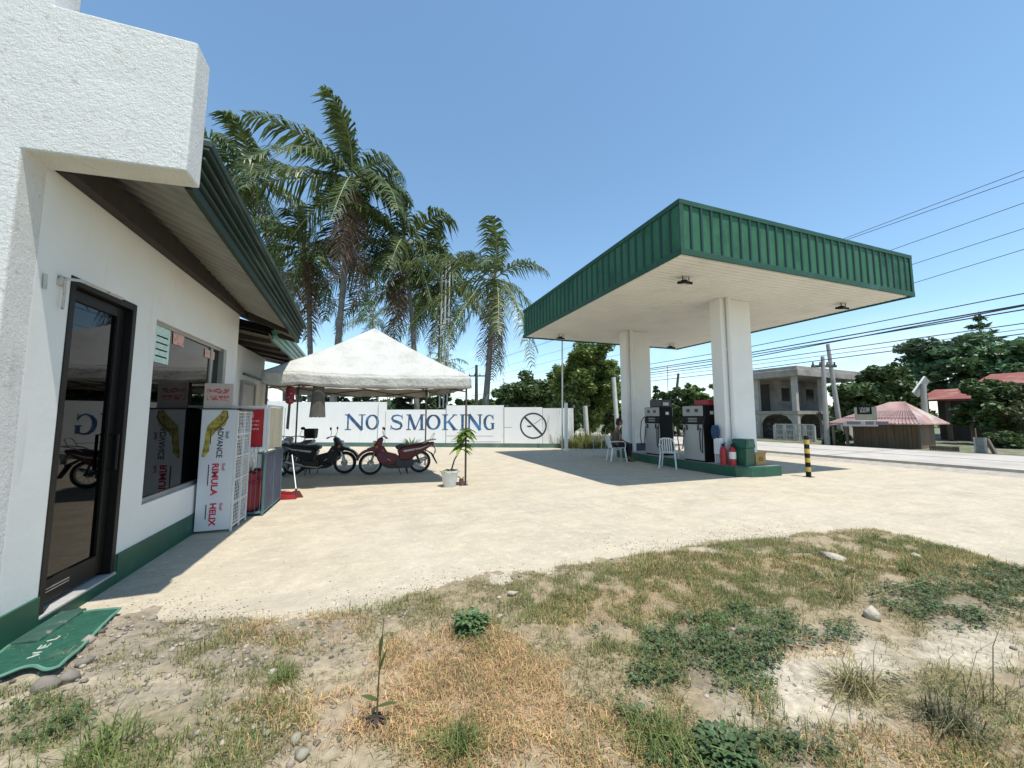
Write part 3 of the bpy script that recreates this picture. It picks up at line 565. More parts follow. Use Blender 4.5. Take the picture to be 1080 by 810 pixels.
# ------------------------------------------------------------------ wire cage rack with red panels beside it
cx0,cx1=-2.02,-1.52; cy0,cy1=6.66,7.75; ct=on(277,478,1,cy0).z
cg=thing('mesh_cage','blue grey mesh cage with green frame holding a red gas cylinder','cage',((cx0+cx1)/2,cy0,0)); off=cg.location
mCF=M('teal_frame',(.06,.14,.14),.5,.2,6); mb=MB()
for x in (cx0,cx1):
    for y in (cy0,(cy0+cy1)/2,cy1): mb.box(x-.014,x+.014,y-.014,y+.014,0,ct)
for z in (.05,ct):
    for x in (cx0,cx1): mb.box(x-.013,x+.013,cy0+.015,cy1-.015,z-.013,z+.013)
    for y in (cy0,cy1): mb.box(cx0+.015,cx1-.015,y-.013,y+.013,z-.013,z+.013)
mb.out('cage_frame',mCF,cg,off,bevel=.003)
mCW=M('purple_grey_mesh',(.13,.13,.18),.6,.2,6); mb=MB()
for y in np.linspace(cy0+.03,cy1-.03,44): mb.box(cx1-.002,cx1+.002,y-.004,y+.004,.06,ct-.01)
for z in np.linspace(.09,ct-.04,26): mb.box(cx1+.0025,cx1+.006,cy0+.02,cy1-.02,z-.004,z+.004)
for x in np.linspace(cx0+.04,cx1-.04,8): mb.box(x-.003,x+.003,cy0-.002,cy0+.002,.06,ct-.01)
mb.out('mesh_panel',mCW,cg,off)
MB().box(cx0,cx1,cy0+.02,cy1-.02,.03,.045).box(cx0-.01,cx0-.004,cy0+.02,cy1-.02,.05,ct).out('cage_floor',mCF,cg,off)
for k,y in enumerate((6.86,7.16,7.48)):
    b=MB(); b.lathe([(.10,.05),(.135,.08),(.14,.14),(.14,.40),(.125,.47),(.07,.52),(.05,.53)],(-1.76,y,0),18); b.lathe([(.09,.50),(.10,.58),(.095,.60),(.085,.58)],(-1.76,y,0),16)
    o=thing('gas_cylinder',('red gas cylinder nearest the oil rack inside the mesh cage','red gas cylinder in the middle of the mesh cage','red gas cylinder at the tent end of the mesh cage')[k],'gas cylinder',(-1.76,y,.05),group='gas cylinders in the mesh cage')
    b.out('tank',mRED,o,o.location,smooth=True); MB().lathe([(.02,.53),(.02,.57),(.03,.575),(.03,.595),(.012,.6)],(-1.76,y,0),10).out('valve',mSTEEL,o,o.location,smooth=True)
# white plastic bag on the cage
b=MB()
for k in range(7): b.ball((cx0+.12+.05*k,cy0+.03,ct+.05+.02*n3(k)),(.05,.06,.045),8,6)
for k in range(16): x=cx0+.12+.018*k; b.tube([(x,cy0-.008,ct+.03),(x+.02*n3(k,1),cy0-.03,ct-.08),(x+.04*n3(k,2),cy0-.012,ct-.2-.06*n3(k,4))],[.012,.008,.004],5)
tag(b.out('netting_bag',M('white_netting',(.66,.65,.6),.7,.2,30),smooth=True),'white netting bag draped over the end of the mesh cage','bag')
# upper stand: red banner and pale slats on cage
uz=on(272,428,1,cy0).z; ux0=-1.97
b=thing('banner_stand','white frame with red lettered banner and cream slats above the cage','stand',(-1.75,cy0+.05,ct)); off=b.location
mb=MB(); 
for x,y in ((ux0,cy0+.06),(-1.56,cy0+.06),(-1.53,cy0+.115),(-1.53,cy1-.1),(ux0,cy1-.1)): mb.box(x-.016,x+.016,y-.016,y+.016,ct+.016,uz+.02 if x>-1.6 else uz)
mb.box(ux0+.016,-1.576,cy0+.046,cy0+.074,uz-.03,uz); mb.box(-1.546,-1.514,cy0+.131,cy1-.116,uz-.01,uz+.02); mb.out('stand_frame',mWPL,b,off)
MB().box(ux0+.02,-1.578,cy0+.055,cy0+.065,ct+.06,uz-.05).out('red_banner',M('red_banner_print',(.40,.012,.02),.55,.15,6,col2=(.5,.03,.03),thr=(.5,.6)),b,off)
f3=(V((ux0+.06,cy0+.0545,uz-.20)),V((1,0,0)),V((0,0,1)),V((0,-1,0)))
mb=MB(); 
for k in range(3): mb.box(ux0+.16,ux0+.33,cy0+.0515,cy0+.0545,uz-.24-.06*k,uz-.215-.06*k)
mb.box(ux0+.22,ux0+.26,cy0+.0515,cy0+.0545,uz-.18,uz-.10); mb.out('banner_print',M('pale_red_print',(.62,.35,.33),.6,.3,40,col2=(.42,.02,.03),thr=(.5,.55),scale2=45),b,off)
mb=MB()
for k in range(7): y=cy0+.14+k*.125; mb.box(-1.536,-1.524,y,y+.108,ct+.04,uz-.02)
mb.out('cream_slat',M('cream_slats',(.56,.49,.34),.7,.2,5,stretch=(1,1,.2)),b,off)
MB().box(ux0+.02,-1.55,cy1-.12,cy1-.112,ct+.04,uz-.02).out('back_board',mPAN,b,off)
# ------------------------------------------------------------------ broom and dustpan
p=gp(312,525); t=gp(303,487,.0)
dp=thing('dustpan','red plastic dustpan lying beside the mesh cage','dustpan',(p.x-.1,p.y,0)); mb=MB()
c=V((0,0,0)); mb.prism([(-.17,-.13,.004),(.13,-.15,.004),(.13,.13,.004),(-.17,.13,.004)],(0,0,.006)); mb.prism([(-.17,.115,.0105),(.13,.115,.0105),(.09,.115,.09),(-.17,.115,.10)],(0,.012,0)); mb.prism([(-.17,-.13,.0105),(.13,-.15,.0105),(.10,-.14,.07),(-.17,-.13,.10)],(0,.012,0)); mb.box(-.178,-.17,-.13,.127,.01,.10); mb.out('pan',mRED,dp)
MB().tube([(-.17,0,.08),(-.24,0,.16),(-.34,.05,.20)],.012,6).out('handle',mRED,dp,smooth=True)
br=thing('broom','long handled broom leaning on the mesh cage above the dustpan','broom',(p.x,p.y,0)); top=on(297,470,0,-1.47)-V((p.x,p.y,0))
top=V((-1.485-p.x,.55,.72)); mb=MB(); mb.tube([(0,0,.13),top],.011,6); mb.out('handle',mGALV,br,smooth=True)
mb=MB(); mb.prism([(-.12,-.02,.0),(.12,-.02,0),(.05,-.01,.12),(-.05,-.01,.12)],(0,.04,0)); mb.tube([(0,0,.11),(0,0,.16)],.02,8); mb.out('brush',M('red_brown_bristles',(.14,.03,.025),.8,.3,40),br)
# ------------------------------------------------------------------ tent
TC=[V((-1.98,8.32,0)),V((1.91,8.10,0)),V((1.52,11.95,0)),V((-2.08,12.1,0))]; EZ=2.33; VZ=2.08
ctr=(TC[0]+TC[1]+TC[2]+TC[3])/4; ap_=far(395,346,ctr.dot(V(FH))); apex=V((ap_.x,ap_.y,ap_.z))
tn=thing('canopy_tent','off white pop up tent shading the motorcycles','tent',(ctr.x,ctr.y,0)); off=tn.location
mTENT=M('tent_canvas',(.52,.51,.465),.75,.06,2,col2=(.40,.39,.34),thr=(.5,.75),scale2=2.4,bump=.8,bscale=11,bdist=.035,trans=.10)
mTF=M('brown_steel_tube',(.09,.06,.045),.5,.3,8)
def tpt(k,u,v):
    a,b=TC[k],TC[(k+1)%4]; e=a.lerp(b,u); sag=1-.035*4*u*(1-u)*(1-v)
    p=ctr+(e-ctr)*1.02*sag; z0=EZ-.035*math.sin(math.pi*u); p=V((p.x,p.y,z0)).lerp(apex,v)
    s=math.sin(math.pi*v)*.10*(1-.5*abs(2*u-1)); p.z-=s+.018*n3(u*9+k*7,v*5)*(1-v)+.02*math.sin(u*34+v*21+k)*1.6*max(0,.42-v)*math.sin(math.pi*min(1,v*2.2))
    return p
P=[];F=[];nu,nv=48,20
for k in range(4):
    o=len(P)
    for j in range(nv+1):
        for i in range(nu+1): P.append(tpt(k,i/nu,min(j/nv,.995))-off)
    F+=[(o+j*(nu+1)+i,o+j*(nu+1)+i+1,o+(j+1)*(nu+1)+i+1,o+(j+1)*(nu+1)+i) for j in range(nv) for i in range(nu)]
mb=MB(); mb.add(P,F); c=mb.out('roof_canvas',mTENT,tn,smooth=True); sd=c.modifiers.new('thick','SOLIDIFY'); sd.thickness=.004
P=[];F=[]
for k in range(4):
    o=len(P)
    for j in range(5):
        for i in range(nu+1):
            p=tpt(k,i/nu,0); q=(p-ctr); q.z=0; q.normalize(); t=j/4; wv=.016*math.sin(i*.9+k*2)*t+.02*n3(i*.35,k*3)*t
            P.append(p+q*(.012+wv)+V((0,0,-(EZ-VZ)*t*(1+.10*n3(i*.18,k*9))))-off)
    F+=[(o+j*(nu+1)+i,o+j*(nu+1)+i+1,o+(j+1)*(nu+1)+i+1,o+(j+1)*(nu+1)+i) for j in range(4) for i in range(nu)]
mb=MB(); mb.add(P,F); c=mb.out('valance',mTENT,tn,smooth=True); sd=c.modifiers.new('thick','SOLIDIFY'); sd.thickness=.004
for k in range(4):
    p=TC[k]; q=p+(ctr-p).normalized()*.05; MB().tube([(q.x,q.y,0),(q.x,q.y,EZ-.03)],.022,8).box(q.x-.05,q.x+.05,q.y-.05,q.y+.05,0,.008).out('pole',mTF,tn,off,smooth=True)
mb=MB()
for k in range(4):
    a=TC[k]+(ctr-TC[k]).normalized()*.05;b=TC[(k+1)%4]+(ctr-TC[(k+1)%4]).normalized()*.05
    for z0,z1 in ((2.25,2.0),(2.0,2.25)):
        m_=a.lerp(b,.5)
        mb.tube([(a.x,a.y,z0),(m_.x,m_.y,z1)],.012,6); mb.tube([(m_.x,m_.y,z0),(b.x,b.y,z1)],.012,6)
    mb.tube([(a.x,a.y,2.28),(ctr.x,ctr.y,2.55)],.012,6); mb.tube([(ctr.x,ctr.y,2.5),(apex.x,apex.y,apex.z-.06)],.02,6) if k==0 else None
    mb.tube([(a.x,a.y,2.30),(apex.x,apex.y,apex.z-.12)],.014,6)
mb.out('scissor_frame',mTF,tn,off,smooth=True)
# clothes hanging under the front edge
def hang(px0,px1,py0,py1,y): return on(px0,py0,1,y),on(px1,py1,1,y)
a,b=hang(328,343,407,440,8.42); sh=thing('hanging_shirt','ribbed dark grey garment hanging below the tent front edge','garment',((a.x+b.x)/2,8.42,b.z)); mb=MB()
P=[];n=36
for j in range(9):
    t=j/8
    for i in range(n):
        an=2*math.pi*i/n; wv=.5*(b.x-a.x)*(.72+.32*t)*(1+.07*math.sin(i*3.0)); P.append((math.cos(an)*wv,math.sin(an)*wv*.4,(a.z-b.z)*(1-t)+.01*math.sin(i*2.1)*(t>.9)))
mb.add(P,[(j*n+i,j*n+(i+1)%n,(j+1)*n+(i+1)%n,(j+1)*n+i) for j in range(8) for i in range(n)]); mb.out('cloth',M('grey_ribbed_cloth',(.10,.095,.08),.9,.2,6),sh,smooth=True)
mb=MB(); hz=a.z-b.z; mb.tube([(-.09,0,hz),(0,0,hz+.06),(.09,0,hz)],.005,5); mb.tube([(0,0,hz+.06),(0,0,hz+.12),(.02,0,hz+.13)],.004,5); mb.out('hanger',mDKM,sh)
a,b=hang(299,313,407,425,8.5); mb=MB()
for k in range(9): mb.ball((0.5*(b.x-a.x)*.55*n3(k,1,3)*2,.08*n3(k,5),(a.z-b.z)*(.1+.8*k/9)),(.08,.07,.06),8,6)
mb.tube([(0,0,.2),(0,0,a.z-b.z+.05)],.006,5)
o=mb.out('hanging_bundle',M('dark_red_cloth',(.20,.02,.03),.85,.3,12,col2=(.4,.3,.3),thr=(.58,.62),scale2=18),smooth=True); o.location=((a.x+b.x)/2,8.5,b.z); tag(o,'dark red cloth bundle hanging at the left end of the tent','bundle')
a,b=hang(301,307,425,452,8.55); o=MB().prism([(-.03,0,0),(.02,0,-.02),(.035,0,a.z-b.z),(-.01,0,a.z-b.z)],(0,.012,0)).out('hanging_strap',M('brown_strap',(.10,.08,.065),.9,.2,8)); o.location=((a.x+b.x)/2,8.55,b.z); tag(o,'narrow brown cloth strip hanging under the red bundle','strap')
# ------------------------------------------------------------------ motorcycles (local +x is forward)
RY=Matrix.Rotation(R(90),3,'X')
def wheel(root,x,r,name='wheel',mag=False):
    o=MB(); o.torus((x,0,r),r-.038,.038,32,10,RY,1.05); ty=o.out(name,mRUB,root,smooth=True)
    b=MB(); b.torus((x,0,r),r-.077,.013,32,6,RY,1.6); b.out('rim',mSTEEL,ty,smooth=True)
    b=MB(); b.lathe([(.045,-.045),(.05,-.03),(.05,.03),(.045,.045)],(x,0,r),14,RY); b.lathe([(.012,-.075),(.012,.075)],(x,0,r),8,RY); b.lathe([(.085,.05),(.085,.054)],(x,0,r),18,RY); b.out('hub',mSTEEL,ty,smooth=True)
    b=MB()
    for i in range(20):
        a=2*math.pi*i/20; a2=a+(.5 if i%2 else -.5); yy=.03 if i%4<2 else -.03
        b.tube([(x+.048*math.cos(a2),yy,r+.048*math.sin(a2)),(x+(r-.08)*math.cos(a),0,r+(r-.08)*math.sin(a))],.0028,4,False)
    b.out('spokes',mSTEEL,ty)
def side(mb,pts,w,y=0): return mb.prism([(x,y-w/2,z) for x,z in pts],(0,w,0))
def arc(cx_,cz_,r,a0,a1,n=10): return [(cx_+r*math.cos(R(a0+(a1-a0)*i/n)),cz_+r*math.sin(R(a0+(a1-a0)*i/n))) for i in range(n+1)]
def motorcycle(label,loc,rz,body,dark,basket=False):
    t=thing('motorcycle',label,'motorcycle',loc,rz,group='motorcycles parked under the tent'); r=.285; fx,bx=.62,-.60
    wheel(t,fx,r); wheel(t,bx,r)
    b=MB(); side(b,arc(fx,r,r+.085,165,15,14)+arc(fx,r,r+.02,15,165,12),.14); side(b,[(fx-.16,.60),(fx+.04,.60),(fx+.10,.66),(fx-.02,.70),(fx-.16,.76)],.22); b.out('front_fender',body,t,bevel=.008)
    b=MB(); side(b,arc(bx,r,r+.06,130,20,10)+arc(bx,r,r+.035,20,130,10),.12); b.prism([(bx-.20,-.07,.56),(bx-.32,-.07,.50),(bx-.46,-.07,.22),(bx-.44,-.07,.21),(bx-.29,-.07,.47),(bx-.20,-.07,.53)],(0,.14,0)); b.tube([(bx-.36,0,.42),(-1.0,0,.56)],.012,6); b.tube([(-.9,0,.74),(-.99,0,.62)],.014,6); b.out('rear_fender',dark,t,bevel=.006)
    b=MB()
    for y in (-.07,.07): b.tube([(fx,y,r),(fx-.06,y,.48),(fx-.17,y,.80)],[.02,.024,.02],8)
    b.tube([(fx-.17,-.08,.78),(fx-.17,.08,.78)],.018,8); b.out('fork',mSTEEL,t,smooth=True)
    b=MB(); side(b,[(fx-.05,.56),(fx-.02,.66),(fx-.10,.80),(fx-.16,.90),(fx-.24,.95),(fx-.30,.90),(fx-.26,.78),(fx-.28,.64),(fx-.20,.52)],.20); b.out('headlight_cowl',body,t,bevel=.035)
    b=MB(); b.ball((fx-.075,0,.80),(.045,.075,.06),12,8,Matrix.Rotation(R(-25),3,'Y')); b.out('headlight',M('lamp_lens',(.6,.6,.58),.1,.05,5),t,smooth=True)
    b=MB()
    for y in (-.10,.10): b.ball((fx-.13,y,.70),(.04,.03,.03),8,6)
    b.out('indicator',M('amber_lens',(.55,.2,.02),.2),t,smooth=True)
    b=MB()
    for s in (-1,1): b.prism([(fx-.20,s*.10,.66),(fx-.12,s*.15,.52),(fx-.16,s*.19,.36),(fx-.30,s*.17,.26),(fx-.42,s*.13,.34),(fx-.34,s*.11,.55)],(0,s*.025,0))
    side(b,[(fx-.24,.62),(fx-.36,.50),(fx-.52,.45),(fx-.80,.47),(fx-.80,.35),(fx-.42,.30),(fx-.28,.40)],.17); side(b,[(fx-.16,.70),(fx-.10,.56),(fx-.20,.34),(fx-.36,.22),(fx-.62,.24),(fx-.74,.36),(fx-.62,.50),(fx-.40,.56),(fx-.30,.72)],.24); b.out('leg_shield',body,t,bevel=.03)
    b=MB(); side(b,[(-.06,.47),(-.02,.60),(-.14,.68),(-.62,.72),(-.92,.80),(-.95,.76),(-.80,.64),(-.55,.47),(-.25,.33),(-.06,.36)],.25); b.out('tail_body',body,t,bevel=.03)
    b=MB(); side(b,[(-.0,.62),(.04,.70),(-.10,.755),(-.30,.73),(-.45,.755),(-.80,.80),(-.86,.79),(-.80,.74),(-.40,.69),(-.15,.68)],.25); b.out('seat',M('seat_vinyl',(.02,.02,.022),.5,.2,10),t,bevel=.025)
    b=MB(); side(b,[(-.93,.70),(-.97,.76),(-.95,.80),(-.90,.79)],.16); b.out('tail_light',M('red_lens',(.35,.01,.01),.2),t,bevel=.008)
    b=MB(); b.tube([(-.62,.11,.74),(-.80,.13,.83),(-1.0,.11,.86),(-1.02,0,.86),(-1.0,-.11,.86),(-.80,-.13,.83),(-.62,-.11,.74)],.013,7); b.tube([(-.88,.12,.85),(-.96,.11,1.0),(-.97,.05,1.02)],.008,6); b.tube([(-.88,-.12,.85),(-.96,-.11,1.0),(-.97,-.05,1.02)],.008,6); b.out('grab_rail',mSTEEL,t,smooth=True)
    b=MB(); b.tube([(fx-.33,.34,.93),(fx-.30,.20,.96),(fx-.25,.08,.95),(fx-.25,-.08,.95),(fx-.30,-.20,.96),(fx-.33,-.34,.93)],.012,8); hb=b.out('handlebar',mSTEEL,t,smooth=True)
    for s in (-1,1):
        MB().tube([(fx-.335,s*.24,.945),(fx-.355,s*.36,.925)],.02,8).out('grip',mRUB,hb,smooth=True)
        b=MB(); b.tube([(fx-.31,s*.22,.96),(fx-.28,s*.26,1.06),(fx-.29,s*.29,1.13)],.006,6); b.ball((fx-.29,s*.30,1.16),(.02,.06,.04),12,8); b.out('mirror',mBLACK,hb,smooth=True)
    b=MB(); side(b,[(.30,.34),(.34,.22),(.20,.15),(-.30,.14),(-.44,.22),(-.40,.40),(-.10,.46),(.15,.44)],.19); b.ball((-.02,0,.31),(.17,.13,.10),12,8); b.lathe([(.075,0),(.085,.02),(.085,.20),(.06,.22)],(.10,0,.33),12,Matrix.Rotation(R(75),3,'Y')); b.lathe([(.09,-.15),(.09,.15)],(-.06,0,.29),16,RY); b.out('engine',mDKM,t,smooth=True)
    b=MB(); b.tube([(.2,-.08,.28),(.0,-.13,.18),(-.3,-.15,.22),(-.42,-.15,.26)],.018,8); b.tube([(-.36,-.155,.245),(-.50,-.16,.28),(-.88,-.16,.37)],[.035,.048,.045],12); b.out('exhaust',mCHROME,t,smooth=True)
    b=MB()
    for s in (-1,1): b.beam((-.12,s*.09,.36),(bx,s*.09,r),.03,.045); b.tube([(bx+.03,s*.11,r+.03),(bx+.14,s*.12,.62)],.02,8); 
    b.tube([(bx+.03,.1,r),(bx+.0,.1,r)],.03,6); b.out('swing_arm',mDKM,t,smooth=True)
    b=MB(); b.tube([(.02,-.27,.27),(.02,.27,.27)],.014,8); b.tube([(-.02,.1,.26),(-.10,.2,.0)],.012,6); b.tube([(-.25,-.1,.2),(-.28,-.17,.0)],.014,6); b.tube([(-.25,.1,.2),(-.28,.17,.0)],.014,6); b.out('foot_rest',mDKM,t,smooth=True)
    b=MB(); b.box(-1.015,-1.0,-.09,.09,.50,.62); b.out('number_plate',mWPL,t)
    for s in (-1,1):
        b=MB(); b.prism([(x,s*.1285,z) for x,z in ((-.15,.60),(-.60,.655),(-.86,.735),(-.60,.62),(-.18,.555))],(0,s*.004,0)); b.prism([(x,s*.1235,z) for x,z in ((fx-.24,.60),(fx-.32,.42),(fx-.50,.33),(fx-.36,.44),(fx-.28,.62))],(0,s*.004,0)); b.out('side_decal',M('silver_decal',(.45,.44,.43),.35,.1,5),t)
    if basket:
        b=MB(); side(b,[(-.98,.84),(-1.04,1.12),(-.72,1.12),(-.74,.84)],.30); b.out('tail_box',dark,t,bevel=.03)
    return t
mMAR=M('maroon_paint',(.10,.003,.009),.35,.1,8,spec=.4); mBLK=M('black_paint',(.012,.012,.014),.25,.1,8,spec=.6); mBLU=M('silver_paint',(.28,.28,.29),.3,.1,8,metal=.5)
motorcycle('maroon underbone motorcycle with long dark seat facing the office under the tent',(.56,10.38,0),R(182),mMAR,mBLACK)
motorcycle('black motorcycle with handlebar turned toward the maroon one, under hanging shirt',(-1.30,10.95,0),R(-10),mBLK,mBLACK)
motorcycle('silver fronted motorcycle half hidden behind the mesh cage',(-1.95,11.6,0),R(-105),mBLU,mBLACK,True)
# ------------------------------------------------------------------ potted sapling by the tent pole
p=gp(474,513); pt=thing('potted_plant','tall leafy sapling and seedlings in a white tapered pot beside tent pole','potted plant',(p.x,p.y,0))
MB().lathe([(.125,0),(.13,.01),(.175,.30),(.19,.30),(.192,.335),(.172,.335),(.165,.29),(.16,.285)],n=24).out('pot',mWPL,pt,smooth=True)
MB().lathe([(.16,.265),(.12,.285),(.0,.29)],n=18).out('soil',M('potting_soil',(.05,.035,.025),.95,.3,30),pt)
mLG=M('bright_leaf',(.16,.26,.045),.5,.2,6,island=.35,trans=.35); mST=M('green_brown_stem',(.09,.085,.035),.8,.2,10)
def leaf(mb,base,d,L,wd,droop=.4,fold=.15,n=5):
    d=V(d).normalized(); s=d.cross(V((0,0,1))); s=s.normalized() if s.length>.01 else V((1,0,0)); up=s.cross(d); P=[]
    for i in range(n+1):
        t=i/n; c=V(base)+d*L*t-V((0,0,1))*(droop*L*t*t); ww=wd*math.sin(math.pi*min(.97,.08+t*.92))**.8
        P+=[c-s*ww+up*ww*fold,c,c+s*ww+up*ww*fold]
    F=[]
    for i in range(n): a=3*i; F+=[(a,a+1,a+4,a+3),(a+1,a+2,a+5,a+4)]
    mb.add(P,F)
tip=on(491,447,1,p.y)-V((p.x,p.y,0))
st_=[V((.02,0,.28)),V((.10,.0,.55)),V((tip.x*.75,0,.8)),V((tip.x,0,1.05)),V((tip.x+.02,0,tip.z-.15))]
MB().tube(st_,[.018,.016,.014,.010,.005],8).out('stem',mST,pt,smooth=True)
b=MB()
for k in range(60):
    t=.45+.55*random.random(); i=min(3,int(t*4)); q=st_[i].lerp(st_[i+1],t*4-i); a=random.uniform(0,6.28); leaf(b,q,(math.cos(a),math.sin(a),random.uniform(-.1,.7)),random.uniform(.18,.34),.055,.5)
for k in range(14): a=random.uniform(0,6.28); leaf(b,st_[-1]+V((0,0,-.03*k/3)),(math.cos(a),math.sin(a),1.2),.2,.03,.3)
b.out('leaves',mLG,pt)
b=MB()
for k in range(60): a=random.uniform(0,6.28); rr=.14*random.random()**.5; leaf(b,(rr*math.cos(a),rr*math.sin(a),.28),(math.cos(a)*.8,math.sin(a)*.8,random.uniform(.5,1.6)),random.uniform(.10,.2),.025,.6)
b.out('seedlings',M('yellow_green_seedlings',(.24,.25,.07),.6,.3,8,island=.4,trans=.3),pt)
o=thing('tin_can','small rusty tin beside the tent pole and white pot','can',(p.x+.26,p.y+.02,0)); MB().lathe([(.045,0),(.05,.005),(.05,.13),(.045,.13),(.045,.02)],n=14).out('can_body',M('rusty_tin',(.12,.06,.04),.6,.4,20),o,smooth=True); b=MB()
for k in range(14): a=random.uniform(0,6.28); leaf(b,(0,0,.1),(math.cos(a)*.6,math.sin(a)*.6,1),random.uniform(.1,.3),.012,.5)
b.out('dry_stalks',mOLV,o)
# ------------------------------------------------------------------ perimeter wall with lettering
wl0=gp(374,471); wl1=gp(593,472.4); wd_=(wl1-wl0); wd_.z=0; wlen=wd_.length; wu=wd_.normalized(); wn=V((wu.y,-wu.x,0)); 
if wn.y>0: wn=-wn
def wz(px,py): return onpl(px,py,wl0,wn)
def ws(px): return (onpl(px,450,wl0,wn)-wl0).dot(wu)
pw=thing('perimeter_wall','long white wall reading NO SMOKING with green base strip','wall',(wl0.x,wl0.y,0)); off=pw.location
def wbox(mb,s0,s1,z0,z1,t0,t1):
    a=wl0+wu*s0;b=wl0+wu*s1; mb.prism([a-wn*t0+V((0,0,z0-a.z)),b-wn*t0+V((0,0,z0-b.z)),b-wn*t0+V((0,0,z1-b.z)),a-wn*t0+V((0,0,z1-a.z))],-wn*(t1-t0))
mWW=M('white_wall_paint',(.78,.78,.75),.8,.04,1.5,col2=(.66,.65,.60),thr=(.6,.85),scale2=.9,streak=((.50,.51,.47),.60,.8),bump=.2,bscale=20)  # white paint with random patches and mildew streaks
segs=[(240,300,423),(300,398,424),(398.6,406,424),(406.6,470,432),(470.6,531,427.5),(531.8,572,429.5)]
mb=MB()
for a,b_,ty in segs: wbox(mb,ws(a),ws(b_),-.1,wz((a+b_)/2,ty).z,0,.18)
mb.out('wall_panels',mWW,pw,off)
mb=MB(); wbox(mb,ws(572.3),ws(605),-.1,wz(590,430.5).z,0,.18); mb.out('stained_end_panel',M('stained_white_wall',(.74,.74,.70),.85,.1,3,col2=(.20,.20,.17),thr=(.52,.66),scale2=2.2,stretch=(1,1,.18),bump=.2),pw,off)
mb=MB(); wbox(mb,ws(240),ws(605),-.02,.20,-.012,0); mb.out('green_base_strip',M('grey_green_base',(.085,.15,.125),.7,.15,3,col2=(.2,.22,.2),thr=(.6,.75)),pw,off)
mb=MB()
for a in (300,398.3,470.3,531.5): wbox(mb,ws(a)-.02,ws(a)+.02,.2,wz(a,430).z,-.004,0)
for a,b_,y in ((470,520,460),(532,540,451),(476,528,466)): wbox(mb,ws(a),ws(b_),wz(a,y).z,wz(a,y).z+.025,-.003,0)
mb.out('panel_joint',M('joint_grey',(.33,.34,.33),.9,.2,5),pw,off)
LB=wz(364,453); 
LET={'N':(1.0,[([(0.12,0),(.12,1)],.13),([(.88,0),(.88,1)],.13),([(.10,1),(.90,0)],.22),([(-.04,.03),(.3,.03)],.06),([(-.06,.97),(.2,.97)],.06),([(.70,.97),(1.06,.97)],.06)]),
 'O':(1.0,[([(.5+.41*math.sin(a),.5+.44*math.cos(a)) for a in np.linspace(0,6.2832,33)],[.09+.11*abs(math.sin(a)) for a in np.linspace(0,6.2832,33)])]),
 'S':(.74,[([(.66,.78),(.58,.9),(.38,.95),(.17,.88),(.12,.74),(.2,.6),(.4,.52),(.58,.42),(.64,.27),(.56,.1),(.36,.04),(.16,.1),(.08,.24)],[.06,.09,.10,.13,.17,.19,.2,.19,.17,.13,.10,.09,.06]),([(.67,.68),(.67,.98)],.05),([(.07,.02),(.07,.32)],.05)]),
 'M':(1.2,[([(.12,0),(.15,1)],.10),([(1.06,0),(1.03,1)],.19),([(.16,1),(.59,.02)],.2),([(1.02,1),(.59,.02)],.08),([(-.04,.03),(.3,.03)],.06),([(.86,.03),(1.26,.03)],.06),([(-.04,.97),(.2,.97)],.06),([(.98,.97),(1.24,.97)],.06)]),
 'K':(1.0,[([(.18,0),(.18,1)],.18),([(.86,1),(.25,.42)],.08),([(.40,.58),(.88,0)],.19),([(-.02,.03),(.38,.03)],.06),([(-.02,.97),(.38,.97)],.06),([(.68,.97),(1.0,.97)],.06),([(.68,.03),(1.06,.03)],.06)]),
 'I':(.5,[([(.25,0),(.25,1)],.18),([(.05,.03),(.45,.03)],.06),([(.05,.97),(.45,.97)],.06)]),
 'G':(.95,[([(.80,.76),(.70,.9),(.5,.96),(.27,.86),(.12,.66),(.10,.45),(.16,.22),(.32,.07),(.52,.03),(.72,.08),(.80,.16)],[.06,.08,.09,.14,.19,.2,.18,.14,.09,.08,.08]),([(.80,.05),(.80,.42)],.17),([(.62,.42),(.96,.42)],.06),([(.83,.66),(.83,.98)],.05)])}
pos={0:(364.5,384),1:(385.5,399.5),2:(411,425.5),3:(429,447),4:(449.5,464.5),5:(466.5,482),6:(484.5,491),7:(493,508),8:(510,521.5)}
mINK=M('navy_wall_paint',(.03,.07,.14),.7,.3,3,col2=(.05,.20,.40),thr=(.47,.60),scale2=1.6)
word='NOSMOKING'
for i,ch in enumerate(word):
    a,b_=pos[i]; s0,s1=ws(a),ws(b_); wl,strokes=LET[ch]; zb=wz(a,453.5).z; zt=wz(a,437.0).z; hh=zt-zb; sx=(s1-s0)/wl
    org=wl0+wu*s0; org=V((org.x,org.y,zb))+wn*.001; mb=MB()
    for k,(pts,wv) in enumerate(strokes):
        mb.stroke([(x*sx,y*hh) for x,y in pts],[q*hh*.92 for q in wv] if isinstance(wv,list) else wv*hh*.92,(org,wu,V((0,0,1)),wn),.003+.0006*k)
    mb.out('painted_letter',mINK,pw,off,label='painted serif letter %s of NO SMOKING'%ch)
cpt=wz(562.5,449); rad=abs(wz(562.5,436).z-cpt.z); mb=MB(); cpt=cpt+wn*.001; fr_=(cpt,wu,V((0,0,1)),wn)
mb.stroke([(rad*1.03*math.sin(a),rad*math.cos(a)) for a in np.linspace(0,6.2832,41)],rad*.13,fr_,.003); mb.stroke([(-rad*.7,rad*.7),(rad*.7,-rad*.7)],rad*.16,fr_,.004)
mb.stroke([(-rad*.5,-.03),(-rad*.15,-.03)],rad*.12,fr_,.003); 
for k in range(5): mb.stroke([(rad*(.1+.12*k),rad*.15+.05*k),(rad*(.16+.12*k),rad*.22+.05*k)],rad*.06,fr_,.003)
mb.out('prohibition_sign',M('dark_sign_paint',(.03,.045,.055),.7,.2,4),pw,off)
